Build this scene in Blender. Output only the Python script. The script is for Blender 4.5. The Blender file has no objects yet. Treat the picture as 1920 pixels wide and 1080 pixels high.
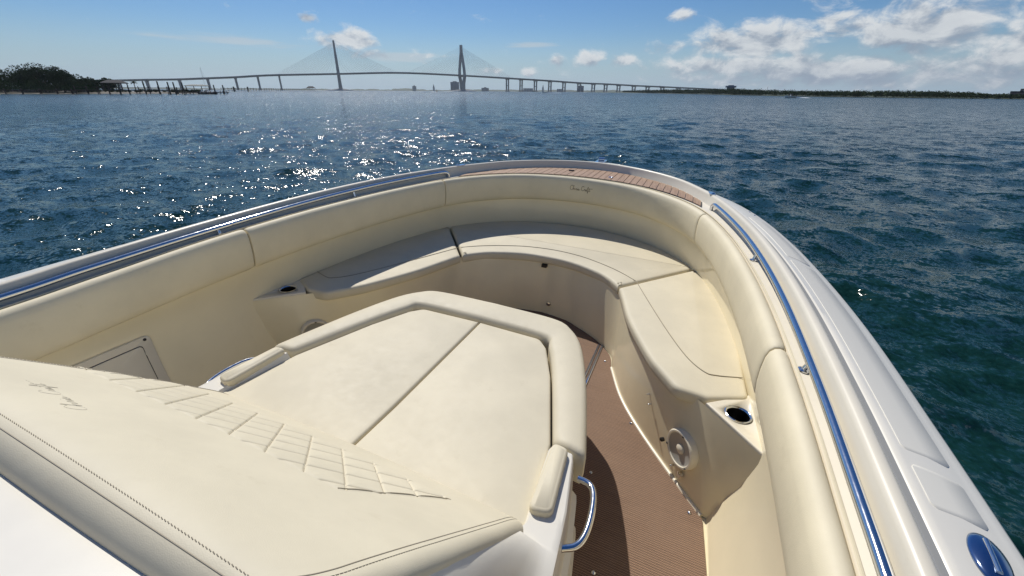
import bpy, bmesh, math, random
import numpy as np
from mathutils import Matrix, Vector
random.seed(7); rng = np.random.default_rng(7)
R = math.radians
scene = bpy.context.scene
col = scene.collection

# ------------------------------------------------------------------ camera
CAM = np.array([0.877, 0.0, 2.10])
AXR = (0.92165513, 0.38796203, 0.00610578)
AXU = (-0.17274273, 0.39618099, 0.90177634)
AXF = (-0.34743598, 0.83218152, -0.43215987)
cam_d = bpy.data.cameras.new('camera'); cam = bpy.data.objects.new('camera', cam_d); col.objects.link(cam)
cam_d.sensor_width = 36; cam_d.lens = 36 * 770 / 1920
cam_d.clip_start = 0.02; cam_d.clip_end = 60000
cam.matrix_world = Matrix(((AXR[0], AXU[0], -AXF[0], CAM[0]), (AXR[1], AXU[1], -AXF[1], CAM[1]),
                           (AXR[2], AXU[2], -AXF[2], CAM[2]), (0, 0, 0, 1)))
scene.camera = cam
# ------------------------------------------------------------------ sun
SUN_AZ, SUN_EL = -43.0, 50.0
sd = bpy.data.lights.new('sun', 'SUN'); sd.energy = 4.5; sd.angle = R(0.5); sd.color = (1, .955, .88)
so = bpy.data.objects.new('sun', sd); col.objects.link(so)
sdir = Vector((math.sin(R(SUN_AZ)) * math.cos(R(SUN_EL)), math.cos(R(SUN_AZ)) * math.cos(R(SUN_EL)), math.sin(R(SUN_EL))))
so.rotation_euler = sdir.to_track_quat('Z', 'Y').to_euler()
# ------------------------------------------------------------------ view
scene.view_settings.view_transform = 'Standard'; scene.view_settings.look = 'None'
scene.view_settings.gamma = 1; scene.view_settings.exposure = -0.15
scene.render.engine = 'CYCLES'
scene.cycles.use_denoising = True; scene.cycles.use_adaptive_sampling = False
scene.cycles.denoising_prefilter = 'NONE'; scene.cycles.denoising_quality = 'HIGH'
scene.cycles.max_bounces = 8; scene.cycles.caustics_reflective = False
scene.cycles.sample_clamp_indirect = 2.5; scene.cycles.diffuse_bounces = 4; scene.cycles.volume_bounces = 0

# ------------------------------------------------------------------ node helper
class NT:
    def __init__(s, tree): s.t = tree; s.n = tree.nodes; s.l = tree.links
    def new(s, typ, **kw):
        nd = s.n.new(typ)
        for k, v in kw.items():
            if isinstance(v, (int, float, str, bool)) and hasattr(nd, k): setattr(nd, k, v)
        return nd
    def link(s, a, b): s.l.new(a, b)
    def inp(s, sock, v):
        if hasattr(v, 'is_output'): s.l.new(v, sock)
        else: sock.default_value = v
    def m(s, op, a, b=0.0, c=None, clamp=False):
        nd = s.n.new('ShaderNodeMath'); nd.operation = op; nd.use_clamp = clamp
        s.inp(nd.inputs[0], a); s.inp(nd.inputs[1], b)
        if c is not None: s.inp(nd.inputs[2], c)
        return nd.outputs[0]
    def sstep(s, v, lo, hi):
        nd = s.n.new('ShaderNodeMapRange'); nd.interpolation_type = 'SMOOTHSTEP'
        s.inp(nd.inputs['Value'], v); s.inp(nd.inputs['From Min'], lo); s.inp(nd.inputs['From Max'], hi)
        return nd.outputs['Result']
    def mix(s, f, a, b):
        nd = s.n.new('ShaderNodeMix'); nd.data_type = 'RGBA'
        s.inp(nd.inputs['Factor'], f); s.inp(nd.inputs['A'] if False else nd.inputs[6], a); s.inp(nd.inputs[7], b)
        return nd.outputs[2]
    def noise(s, vec, scale, detail=2, rough=.5, dist=0.0):
        nd = s.n.new('ShaderNodeTexNoise'); nd.inputs['Scale'].default_value = scale
        nd.inputs['Detail'].default_value = detail; nd.inputs['Roughness'].default_value = rough
        nd.inputs['Distortion'].default_value = dist
        if vec is not None: s.l.new(vec, nd.inputs['Vector'])
        return nd.outputs['Fac']
    def comb(s, x, y, z):
        nd = s.n.new('ShaderNodeCombineXYZ')
        for i, v in enumerate((x, y, z)): s.inp(nd.inputs[i], v)
        return nd.outputs[0]
    def vmap(s, vec, scale=(1, 1, 1), loc=(0, 0, 0), rot=(0, 0, 0)):
        nd = s.n.new('ShaderNodeMapping'); s.l.new(vec, nd.inputs['Vector'])
        nd.inputs['Scale'].default_value = scale; nd.inputs['Location'].default_value = loc; nd.inputs['Rotation'].default_value = rot
        return nd.outputs[0]

# ------------------------------------------------------------------ world: sky and clouds
world = bpy.data.worlds.new('World'); scene.world = world; world.use_nodes = True
w = NT(world.node_tree); w.n.clear()
sky = w.new('ShaderNodeTexSky'); sky.sky_type = 'NISHITA'; sky.sun_disc = False
sky.sun_elevation = R(SUN_EL); sky.sun_rotation = R(SUN_AZ)
sky.altitude = 0; sky.air_density = 1.0; sky.dust_density = 0.35; sky.ozone_density = 2.2
tc = w.new('ShaderNodeTexCoord'); sep = w.new('ShaderNodeSeparateXYZ'); w.link(tc.outputs['Generated'], sep.inputs[0])
dx, dy, dz = sep.outputs
az = w.m('MULTIPLY', w.m('ARCTAN2', dx, dy), 57.29578)
el = w.m('MULTIPLY', w.m('ARCSINE', dz), 57.29578)
# cloud domain: a flattened shell, so the texture is the same all the way round
def shell(da=0.0, de=0.0):
    a = w.m('ADD', w.m('ARCTAN2', dx, dy), da * .0174533)
    e = w.m('ADD', el, de)
    return w.comb(w.m('MULTIPLY', w.m('SINE', a), 57.3), w.m('MULTIPLY', w.m('COSINE', a), 57.3), w.m('MULTIPLY', e, 1.9))
P0 = shell(); P1 = shell(-1.0, 1.1)
def fbm(P): return w.noise(P, .30, 8, .60, .35)
n0 = fbm(P0); n1 = fbm(P1)
def blob(a0, e0, sa, se):
    x = w.m('DIVIDE', w.m('SUBTRACT', az, a0), sa); y = w.m('DIVIDE', w.m('SUBTRACT', el, e0), se)
    return w.m('POWER', 2.71828, w.m('MULTIPLY', w.m('ADD', w.m('MULTIPLY', x, x), w.m('MULTIPLY', y, y)), -1.0))
CLOUDS = [
    (-42.0, 5.2, 3.6, 1.2, 1.0), (-45.8, 7.0, 1.4, .55, .95), (-39.0, 3.8, 5.0, .8, .6),
    (-17.3, 3.4, 1.3, .75, .9), (-13.6, 3.6, 2.1, 1.0, .9), (-9.3, 3.4, 1.9, .8, .85), (-25.3, 2.3, 2.0, .6, .8), (-20.9, 2.1, .9, .5, .9),
    (3.5, 4.9, 6.5, 1.9, 1.1), (13.5, 9.4, 7.5, 1.35, 1.1), (-3.4, 7.6, 1.8, .6, .8), (2.0, 2.7, 9.0, 1.3, .95), (18.0, 5.2, 5.2, 2.6, 1.15), (26.0, 3.9, 5.5, 2.2, 1.0), (13, 2.0, 17, 1.9, 1.0), (9, 5.8, 9, 1.6, .8), (-5, 4.6, 3.5, 1.0, .8),
    (24.5, 9.6, 3.5, .8, .8), (23.0, 7.2, 3.5, .6, .65)]
cov = None; sw = None; sv = None
for a0, e0, sa, se, k in CLOUDS:
    b = w.m('MULTIPLY', blob(a0, e0, sa, se), k)
    cov = b if cov is None else w.m('MAXIMUM', cov, b)
    v_ = w.m('MULTIPLY', b, w.m('DIVIDE', w.m('SUBTRACT', el, e0), se))
    sw = b if sw is None else w.m('ADD', sw, b); sv = v_ if sv is None else w.m('ADD', sv, v_)
vrel = w.m('DIVIDE', sv, w.m('ADD', sw, .05))   # height within its cloud: bases lie in their own shade
# the same kind of broken cumulus goes on round the rest of the sky outside the frame
big = w.noise(P0, .035, 2, .5)
band = w.m('MULTIPLY', w.sstep(el, 0.0, 4.0), w.m('SUBTRACT', 1.0, w.sstep(el, 9.0, 30.0)))
side = w.sstep(w.m('COSINE', w.m('MULTIPLY', w.m('SUBTRACT', az, 130.0), .0174533)), -.05, .35)
cov = w.m('MAXIMUM', cov, w.m('MULTIPLY', w.m('MULTIPLY', w.sstep(big, .42, .7), band), side))
fld = w.m('ADD', w.m('MULTIPLY', cov, .68), w.m('MULTIPLY', w.m('SUBTRACT', n0, .5), 1.45))
dens = w.sstep(fld, .18, .60)
# thin streaks of high cloud on the left
st = w.noise(w.vmap(P0, (1, 1, 5.5)), .12, 4, .55, .3)
streak = w.m('MAXIMUM', w.m('MAXIMUM', blob(-54.5, 4.6, 8.0, .75), blob(-36, 3.5, 6.0, .8)), w.m('MAXIMUM', blob(-20.5, 5.0, 4.5, .5), w.m('MULTIPLY', side, band)))
streak = w.m('MULTIPLY', w.sstep(w.m('ADD', w.m('MULTIPLY', streak, .5), w.m('SUBTRACT', st, .5)), .22, .55), .6)
lit = w.sstep(w.m('ADD', w.m('MULTIPLY', w.m('SUBTRACT', n0, n1), 3.2), w.m('MULTIPLY', vrel, .6)), -.75, .55)
thick = w.sstep(fld, .45, 1.0)
litf = w.m('MULTIPLY', lit, w.m('SUBTRACT', 1.0, w.m('MULTIPLY', thick, .22)), clamp=True)
ccol = w.mix(litf, (4.3, 5.2, 6.5, 1), (11.8, 12.1, 12.2, 1))
hsv = w.new('ShaderNodeHueSaturation'); w.link(sky.outputs[0], hsv.inputs['Color']); hsv.inputs['Saturation'].default_value = 1.28
tn = w.new('ShaderNodeMix'); tn.data_type = 'RGBA'; tn.blend_type = 'MULTIPLY'; tn.inputs[0].default_value = 1.0
w.link(hsv.outputs[0], tn.inputs[6]); tn.inputs[7].default_value = (.75, .96, 1.22, 1)
hz = w.m('SUBTRACT', 1.0, w.sstep(el, -1.0, 7.0))
skyc = w.mix(w.m('MULTIPLY', hz, .92), tn.outputs[2], (6.0, 8.0, 9.6, 1))
c1 = w.mix(streak, skyc, (8.4, 9.2, 9.8, 1))
c2 = w.mix(w.m('MULTIPLY', dens, .93), c1, ccol)
bg = w.new('ShaderNodeBackground'); w.link(c2, bg.inputs['Color']); bg.inputs['Strength'].default_value = .07
wo = w.new('ShaderNodeOutputWorld'); w.link(bg.outputs[0], wo.inputs['Surface'])

# ------------------------------------------------------------------ materials
def mat(name, color, rough=.5, metal=0.0, spec=.5, coat=0.0, build=None):
    m = bpy.data.materials.new(name); m.use_nodes = True
    t = NT(m.node_tree); b = t.n['Principled BSDF']
    b.inputs['Base Color'].default_value = (*color, 1); b.inputs['Roughness'].default_value = rough
    b.inputs['Metallic'].default_value = metal; b.inputs['Specular IOR Level'].default_value = spec
    b.inputs['Coat Weight'].default_value = coat; b.inputs['Coat Roughness'].default_value = .06
    if build: build(t, b)
    return m
def obj_co(t): return t.new('ShaderNodeTexCoord').outputs['Object']
def geo_pos(t): return t.new('ShaderNodeNewGeometry').outputs['Position']
def bump(t, b, h, strength=.2, dist=.002, chain=None):
    bp = t.new('ShaderNodeBump'); bp.inputs['Strength'].default_value = strength; bp.inputs['Distance'].default_value = dist
    t.link(h, bp.inputs['Height'])
    if chain is not None: t.link(chain, bp.inputs['Normal'])
    t.link(bp.outputs[0], b.inputs['Normal']); return bp.outputs[0]
def tint(t, b, c, k=.06, scale=6.0, dirt=None):
    co = obj_co(t)
    n = t.noise(co, scale, 5, .6)
    lo = tuple(x * (1 - k) for x in c) + (1,); hi = tuple(min(1, x * (1 + k)) for x in c) + (1,)
    out = t.mix(t.sstep(n, .3, .7), lo, hi)
    if dirt:
        d = t.sstep(t.noise(co, scale * 3.3, 6, .7), .58, .78)
        out = t.mix(t.m('MULTIPLY', d, dirt[1]), out, (*dirt[0], 1))
    t.link(out, b.inputs['Base Color'])
    return co
def b_vinyl(c):
    def f(t, b):
        co = tint(t, b, c, .045, 4.0, ((c[0] * .72, c[1] * .68, c[2] * .6), .25))
        v = t.new('ShaderNodeTexVoronoi'); t.link(co, v.inputs['Vector']); v.inputs['Scale'].default_value = 520
        h = bump(t, b, v.outputs['Distance'], .25, .0006)
        wv = t.noise(co, 11, 3, .55, .6)
        bump(t, b, wv, .16, .006, h)
        b.inputs['Specular IOR Level'].default_value = .35; t.link(t.m('ADD', .50, t.m('MULTIPLY', t.noise(co, 30, 3), .2)), b.inputs['Roughness'])
    return f
def b_gel(c, r0=.12):
    def f(t, b):
        co = tint(t, b, c, .03, 3.0, ((c[0] * .8, c[1] * .76, c[2] * .68), .18))
        n = t.noise(co, 2.2, 2, .5)
        bump(t, b, n, .12, .01)
        t.link(t.m('ADD', r0, t.m('MULTIPLY', t.noise(co, 14, 4, .6), .16)), b.inputs['Roughness'])
    return f
CREAM = (.665, .60, .445); GEL = (.82, .73, .51); WHITE = (.74, .705, .615)
M = {}
M['vinyl'] = mat('cream_vinyl', CREAM, .48, build=b_vinyl(CREAM))
M['bolster'] = mat('bolster_vinyl', (.75, .665, .47), .45, build=b_vinyl((.75, .665, .47)))
M['gel'] = mat('cream_gelcoat', GEL, .2, coat=.3, build=b_gel(GEL))
M['white'] = mat('white_gelcoat', WHITE, .25, coat=.08, build=b_gel(WHITE, .26))
M['ivory'] = mat('ivory_gelcoat', (.73, .67, .54), .3, coat=.05, build=b_gel((.73, .67, .54), .3))
M['nonskid'] = mat('nonskid_deck', (.70, .672, .59), .6)
M['cleat'] = mat('chrome_sky_reflection_tint', (.30, .37, .50), .08, 1.0)  # chrome with the navy reflection of the sky put into its base colour
M['cone'] = mat('speaker_cone', (.42, .42, .39), .35, .3)
M['well'] = mat('dark_brushed_steel', (.10, .10, .10), .35, 1.0)
M['groove'] = mat('grey_rub_rubber', (.30, .31, .32), .5)
def b_steel(t, b):
    co = obj_co(t); t.link(t.m('ADD', .05, t.m('MULTIPLY', t.noise(co, 60, 4, .6), .12)), b.inputs['Roughness'])
M['steel'] = mat('polished_steel', (.72, .73, .74), .1, 1.0, build=b_steel)
M['black'] = mat('black_plastic', (.012, .012, .013), .4)
M['seam'] = mat('seam_shadow_thread', (.38, .325, .23), .8)
M['thread'] = mat('dark_thread', (.34, .295, .22), .8)
M['script'] = mat('embroidery_thread', (.32, .265, .175), .6)
M['scriptl'] = mat('tonal_embroidery_thread', (.60, .545, .42), .6)
def b_mat(t, b):
    co = obj_co(t)
    s = t.new('ShaderNodeSeparateXYZ'); t.link(co, s.inputs[0])
    j = t.m('MULTIPLY', t.m('SUBTRACT', t.noise(co, 45, 2), .5), .9)
    a = t.m('SINE', t.m('ADD', t.m('MULTIPLY', s.outputs[0], 950.0), j))
    c = t.m('SINE', t.m('ADD', t.m('MULTIPLY', s.outputs[1], 620.0), t.m('MULTIPLY', j, 2.0)))
    wv = t.m('MULTIPLY', a, c)
    v = t.sstep(wv, -.8, .8)
    n = t.noise(co, 190, 3, .7); n2 = t.noise(co, 3.2, 4, .6); n3 = t.noise(t.vmap(co, (3, 160, 1)), 1.0, 2)
    row = t.m('SINE', t.m('ADD', t.m('MULTIPLY', s.outputs[1], 668.0), t.m('MULTIPLY', j, 1.6)))
    f = t.m('ADD', t.m('ADD', t.m('MULTIPLY', v, .30), t.m('MULTIPLY', t.sstep(row, -.9, .9), .28)), t.m('ADD', t.m('MULTIPLY', n, .35), t.m('MULTIPLY', n3, .22)))
    cc = t.mix(t.sstep(f, .25, .95), (.068, .041, .026, 1), (.35, .213, .132, 1))
    cc = t.mix(t.m('MULTIPLY', t.sstep(n2, .35, .75), .35), cc, (.27, .175, .115, 1))
    t.link(cc, b.inputs['Base Color'])
    bump(t, b, f, .6, .003)
M['mat'] = mat('woven_vinyl_mat', (.22, .13, .08), .75, build=b_mat)
def b_teak(t, b):
    co = obj_co(t); inf = t.new('ShaderNodeObjectInfo')
    q = t.new('ShaderNodeVectorMath'); q.operation = 'ADD'; t.link(co, q.inputs[0]); t.link(t.comb(t.m('MULTIPLY', inf.outputs['Random'], 40.0), 0.0, 0.0), q.inputs[1])
    g_ = t.noise(t.vmap(q.outputs[0], (90, 5, 30)), 1.0, 5, .65)
    base = t.mix(t.sstep(g_, .3, .75), (.27, .165, .10, 1), (.45, .30, .195, 1))
    base = t.mix(t.m('MULTIPLY', inf.outputs['Random'], .35), base, (.44, .29, .19, 1))
    t.link(base, b.inputs['Base Color']); bump(t, b, g_, .2, .001)
M['teak'] = mat('teak', (.40, .24, .14), .6, build=b_teak)
M['conc'] = mat('bridge_concrete', (.22, .23, .235), .8, build=lambda t, b: tint(t, b, (.22, .23, .235), .12, .03))
M['steelb'] = mat('bridge_deck_steel', (.13, .14, .15), .7)
M['cable'] = mat('bridge_cable', (.42, .45, .48), .6)
M['wood'] = mat('weathered_pile_wood', (.055, .045, .036), .85, build=lambda t, b: tint(t, b, (.055, .045, .036), .35, 2.0))
M['roof'] = mat('backlit_shingle_roof', (.035, .036, .04), .9)  # near-black: the backlit look of the roofs is put into the colour
M['roofp'] = mat('pale_shingle_roof', (.26, .27, .24), .8)
def b_leaf(c):
    def f(t, b):
        b.inputs['Specular IOR Level'].default_value = .05; b.inputs['Roughness'].default_value = .95
        co = geo_pos(t); n = t.noise(co, .5, 3); r = t.noise(co, 4.0, 2)
        t.link(t.mix(t.sstep(t.m('ADD', t.m('MULTIPLY', n, .6), t.m('MULTIPLY', r, .4)), .35, .65), (c[0] * .55, c[1] * .6, c[2] * .6, 1), (*c, 1)), b.inputs['Base Color'])
    return f
M['leaf'] = mat('oak_leaves', (.026, .056, .017), .7, build=b_leaf((.026, .056, .017)))
M['marsh'] = mat('shore_scrub_leaves', (.06, .085, .035), .7, build=b_leaf((.06, .085, .035)))
M['trunk'] = mat('bark', (.07, .055, .04), .9)
M['sand'] = mat('shore_sand', (.13, .115, .085), .9, build=lambda t, b: tint(t, b, (.13, .115, .085), .2, .4))
M['land'] = mat('far_land', (.06, .08, .05), .9, build=lambda t, b: tint(t, b, (.06, .08, .05), .3, .02))
M['bldg'] = mat('pale_grey_facade', (.34, .36, .38), .8)
M['bldgb'] = mat('brick_facade', (.20, .14, .12), .8)
M['bldgd'] = mat('blue_grey_facade', (.16, .19, .24), .6)
M['glass'] = mat('dark_window_glass', (.03, .04, .05), .15)
M['foam'] = mat('wake_foam', (.85, .87, .88), .8)
M['boatw'] = mat('small_boat_white', (.75, .75, .73), .35)
M['skin'] = mat('dark_clothing', (.05, .05, .06), .8)
M['red'] = mat('red_buoy_paint', (.10, .03, .03), .6)
def b_water(t, b):
    pos = geo_pos(t)
    b.inputs['IOR'].default_value = 1.333; b.inputs['Roughness'].default_value = .14
    n2 = t.noise(pos, .06, 3)
    t.link(t.mix(n2, (.0035, .022, .018, 1), (.006, .034, .027, 1)), b.inputs['Base Color'])
    def slope(vec, scale, detail, k):
        nd = t.n.new('ShaderNodeTexNoise'); nd.inputs['Scale'].default_value = scale; nd.inputs['Detail'].default_value = detail; nd.inputs['Roughness'].default_value = .55; nd.inputs['Distortion'].default_value = .3
        t.link(vec, nd.inputs['Vector'])
        a = t.n.new('ShaderNodeVectorMath'); a.operation = 'SUBTRACT'; t.link(nd.outputs['Color'], a.inputs[0]); a.inputs[1].default_value = (.5, .5, .5)
        b_ = t.n.new('ShaderNodeVectorMath'); b_.operation = 'MULTIPLY'; t.link(a.outputs[0], b_.inputs[0]); b_.inputs[1].default_value = (k, k, 0); return b_.outputs[0]
    def vadd(a, c):
        nd = t.n.new('ShaderNodeVectorMath'); nd.operation = 'ADD'; t.link(a, nd.inputs[0]); t.link(c, nd.inputs[1]); return nd.outputs[0]
    s1 = slope(t.vmap(pos, (.55, 1.0, 1), rot=(0, 0, R(-32))), 1.5, 3, .75)
    s2 = slope(t.vmap(pos, (.7, 1.0, 1), rot=(0, 0, R(-10))), 5.5, 3, 1.3)
    s3 = slope(pos, 21.0, 2, 1.3)
    ln = t.n.new('ShaderNodeVectorMath'); ln.operation = 'LENGTH'; t.link(pos, ln.inputs[0])
    rr_ = t.m('ADD', .12, t.m('MULTIPLY', t.sstep(ln.outputs['Value'], 20.0, 140.0), .07))
    t.link(t.m('ADD', rr_, t.m('MULTIPLY', t.sstep(ln.outputs['Value'], 90.0, 500.0), .07)), b.inputs['Roughness'])
    kd = t.m('ADD', 1.0, t.m('MULTIPLY', t.sstep(ln.outputs['Value'], 15.0, 160.0), .75))   # waves too small for the mesh out there
    sc = t.n.new('ShaderNodeVectorMath'); sc.operation = 'SCALE'; t.link(vadd(vadd(s1, s2), s3), sc.inputs[0]); t.link(kd, sc.inputs['Scale'])
    nrm = t.new('ShaderNodeNewGeometry').outputs['Normal']
    nn = t.n.new('ShaderNodeVectorMath'); nn.operation = 'NORMALIZE'; t.link(vadd(nrm, sc.outputs[0]), nn.inputs[0])
    t.link(nn.outputs[0], b.inputs['Normal'])
M['water'] = mat('sea_water', (.005, .02, .018), .05, build=b_water)

# ------------------------------------------------------------------ mesh helpers
def link(o, parent=None, label=None, cat=None, group=None, kind=None):
    col.objects.link(o)
    if parent is not None: o.parent = parent
    if label: o['label'] = label
    if cat: o['category'] = cat
    if group: o['group'] = group
    if kind: o['kind'] = kind
    return o
def finish(me, material, smooth=True, angle=40):
    me.materials.append(material)
    if smooth:
        me.shade_smooth()
        try: me.set_sharp_from_angle(angle=R(angle))
        except Exception: pass
def mesh_obj(name, V, F, material, parent=None, smooth=True, angle=40, **kw):
    me = bpy.data.meshes.new(name); me.from_pydata([tuple(map(float, v)) for v in V], [], [tuple(map(int, f)) for f in F]); me.update()
    bm = bmesh.new(); bm.from_mesh(me); bmesh.ops.remove_doubles(bm, verts=bm.verts, dist=1e-6)
    bmesh.ops.recalc_face_normals(bm, faces=bm.faces); bm.to_mesh(me); bm.free()
    finish(me, material, smooth, angle)
    return link(bpy.data.objects.new(name, me), parent, **kw)
def empty(name, loc=(0, 0, 0), **kw):
    o = bpy.data.objects.new(name, None); o.location = loc; o.empty_display_size = .3
    return link(o, None, **kw)
class MB:
    def __init__(s): s.V = []; s.F = []
    def add(s, V, F):
        k = len(s.V); s.V += [tuple(v) for v in V]; s.F += [tuple(i + k for i in f) for f in F]; return s
    def box(s, c, d, rz=0.0, taper=1.0):
        x, y, z = (q / 2 for q in d); ca, sa = math.cos(rz), math.sin(rz); V = []
        for sz, k in ((-1, 1.0), (1, taper)):
            for sx, sy in ((-1, -1), (1, -1), (1, 1), (-1, 1)):
                a, b = sx * x * k, sy * y * k; V.append((c[0] + a * ca - b * sa, c[1] + a * sa + b * ca, c[2] + sz * z))
        return s.add(V, [(0, 3, 2, 1), (4, 5, 6, 7), (0, 1, 5, 4), (1, 2, 6, 5), (2, 3, 7, 6), (3, 0, 4, 7)])
    def tube(s, P, r, n=10, cap=True):
        V, F = tube_geo(P, r, n, cap); return s.add(V, F)
    def cone(s, c0, c1, r0, r1, n=10):
        V, F = tube_geo([c0, c1], [r0, r1], n, True); return s.add(V, F)
    def grid(s, G, close=False):
        V, F = grid_geo(G, close); return s.add(V, F)
    def obj(s, name, material, parent=None, **kw): return mesh_obj(name, s.V, s.F, material, parent, **kw)
def tube_geo(P, r, n=10, cap=True):
    P = np.asarray(P, float); m = len(P); rr = np.full(m, r) if np.isscalar(r) else np.asarray(r, float)
    T = np.gradient(P, axis=0); T /= np.linalg.norm(T, axis=1)[:, None] + 1e-12
    up = np.array([0, 0, 1.]) if abs(T[0][2]) < .9 else np.array([1., 0, 0])
    u = np.cross(T[0], up); u /= np.linalg.norm(u); V = []
    for i in range(m):
        u = u - T[i] * (u @ T[i]); u /= np.linalg.norm(u); v = np.cross(T[i], u)
        for k in range(n):
            a = 2 * math.pi * k / n; V.append(P[i] + rr[i] * (math.cos(a) * u + math.sin(a) * v))
    F = [(i * n + k, i * n + (k + 1) % n, (i + 1) * n + (k + 1) % n, (i + 1) * n + k) for i in range(m - 1) for k in range(n)]
    if cap: F += [tuple(range(n - 1, -1, -1)), tuple((m - 1) * n + k for k in range(n))]
    return V, F
def grid_geo(G, close=False):
    G = np.asarray(G, float); a, b, _ = G.shape; V = G.reshape(-1, 3); F = []
    for i in range(a - 1):
        for j in range(b if close else b - 1):
            j2 = (j + 1) % b; F.append((i * b + j, i * b + j2, (i + 1) * b + j2, (i + 1) * b + j))
    return V, F
def cr(P, n=10):
    """Catmull-Rom through control points"""
    P = np.asarray(P, float); Q = np.vstack([2 * P[0] - P[1], P, 2 * P[-1] - P[-2]]); out = []
    for i in range(1, len(Q) - 2):
        for k in range(n):
            t = k / n; a, b, c, d = Q[i - 1], Q[i], Q[i + 1], Q[i + 2]
            out.append(.5 * ((2 * b) + (-a + c) * t + (2 * a - 5 * b + 4 * c - d) * t * t + (-a + 3 * b - 3 * c + d) * t ** 3))
    out.append(Q[-2]); return np.array(out)
class Path:
    def __init__(s, P):
        s.P = np.asarray(P, float); d = np.linalg.norm(np.diff(s.P, axis=0), axis=1); s.s = np.concatenate([[0], np.cumsum(d)]); s.L = s.s[-1]
    def at(s, q): return np.stack([np.interp(q, s.s, s.P[:, k]) for k in range(3)], -1)
    def nrm(s, q):
        e = .012; t = s.at(np.minimum(np.asarray(q) + e, s.L)) - s.at(np.maximum(np.asarray(q) - e, 0)); t[..., 2] = 0
        t /= np.linalg.norm(t, axis=-1)[..., None] + 1e-12
        return np.stack([t[..., 1], -t[..., 0], np.zeros_like(t[..., 0])], -1)
def rounded(pts, n=7):
    """polygon of (x, y, fillet radius) -> smooth outline"""
    out = []; m = len(pts)
    for i in range(m):
        p = np.array(pts[i][:2], float); r = pts[i][2] if len(pts[i]) > 2 else 0
        if r <= 0: out.append(p); continue
        a = np.array(pts[i - 1][:2], float) - p; b = np.array(pts[(i + 1) % m][:2], float) - p
        la, lb = np.linalg.norm(a), np.linalg.norm(b); a /= la; b /= lb
        d = min(r / max(math.tan(math.acos(np.clip(a @ b, -1, 1)) / 2), .15), la * .48, lb * .48)
        for k in range(n + 1):
            t = k / n; out.append((1 - t) ** 2 * (p + a * d) + 2 * t * (1 - t) * p + t * t * (p + b * d))
    return np.array(out)
def dens_poly(P, step=.03):
    out = []; m = len(P)
    for i in range(m):
        a, b = P[i], P[(i + 1) % m]; k = max(1, int(np.linalg.norm(b - a) / step))
        for j in range(k): out.append(a + (b - a) * j / k)
    return np.array(out)
def pad_geo(P, z0, z1, r=.03, crown=.008, zf=None, step=.03, rim=1.6):
    """upholstered pad or moulding over a plan outline: side wall, rolled edge, nearly flat top"""
    P = dens_poly(np.asarray(P, float), step)
    A = .5 * np.sum(P[:, 0] * np.roll(P[:, 1], -1) - np.roll(P[:, 0], -1) * P[:, 1])
    if A < 0: P = P[::-1]
    E1 = np.roll(P, -1, 0) - P; E1 /= np.linalg.norm(E1, axis=1)[:, None] + 1e-12
    n1 = np.stack([-E1[:, 1], E1[:, 0]], 1); n0_ = np.roll(n1, 1, 0); N = n1 + n0_; N /= np.linalg.norm(N, axis=1)[:, None] + 1e-12
    N = N / np.maximum((N * n1).sum(1), .35)[:, None]; m = len(P)
    rings = [(r * .35, z0), (r * .08, z0 + .25 * min(r, z1 - z0)), (0.0, z0 + .5 * (z1 - r - z0) + .1 * r)]
    for a in range(0, 91, 15): rings.append((r * (1 - math.cos(R(a))), z1 - r + r * math.sin(R(a))))
    rings.append((r * rim, z1 + crown * .6)); V = []; F = []
    for d, z in rings:
        Q = P + N * d
        for k in range(m): V.append((Q[k][0], Q[k][1], z + (zf(Q[k][0], Q[k][1]) if zf else 0)))
    for i in range(len(rings) - 1):
        for k in range(m):
            k2 = (k + 1) % m; F.append((i * m + k, i * m + k2, (i + 1) * m + k2, (i + 1) * m + k))
    F.append(tuple((len(rings) - 1) * m + k for k in range(m))); F.append(tuple(range(m - 1, -1, -1)))
    return V, F
def mir(P): P = np.array(P, float); P[..., 0] *= -1; return P
def disc_frame(c, nrm):
    n = Vector(nrm).normalized(); u = n.cross(Vector((0, 0, 1)));
    if u.length < 1e-3: u = Vector((1, 0, 0))
    u.normalize(); v = n.cross(u); return Vector(c), n, u, v
def lathe(c, nrm, prof, n=28):
    """profile of (radius, height along the normal)"""
    c, nn, u, v = disc_frame(c, nrm); G = []
    for r, h in prof: G.append([tuple(c + nn * h + u * (r * math.cos(2 * math.pi * k / n)) + v * (r * math.sin(2 * math.pi * k / n))) for k in range(n)])
    return grid_geo(np.array(G), True)

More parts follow.
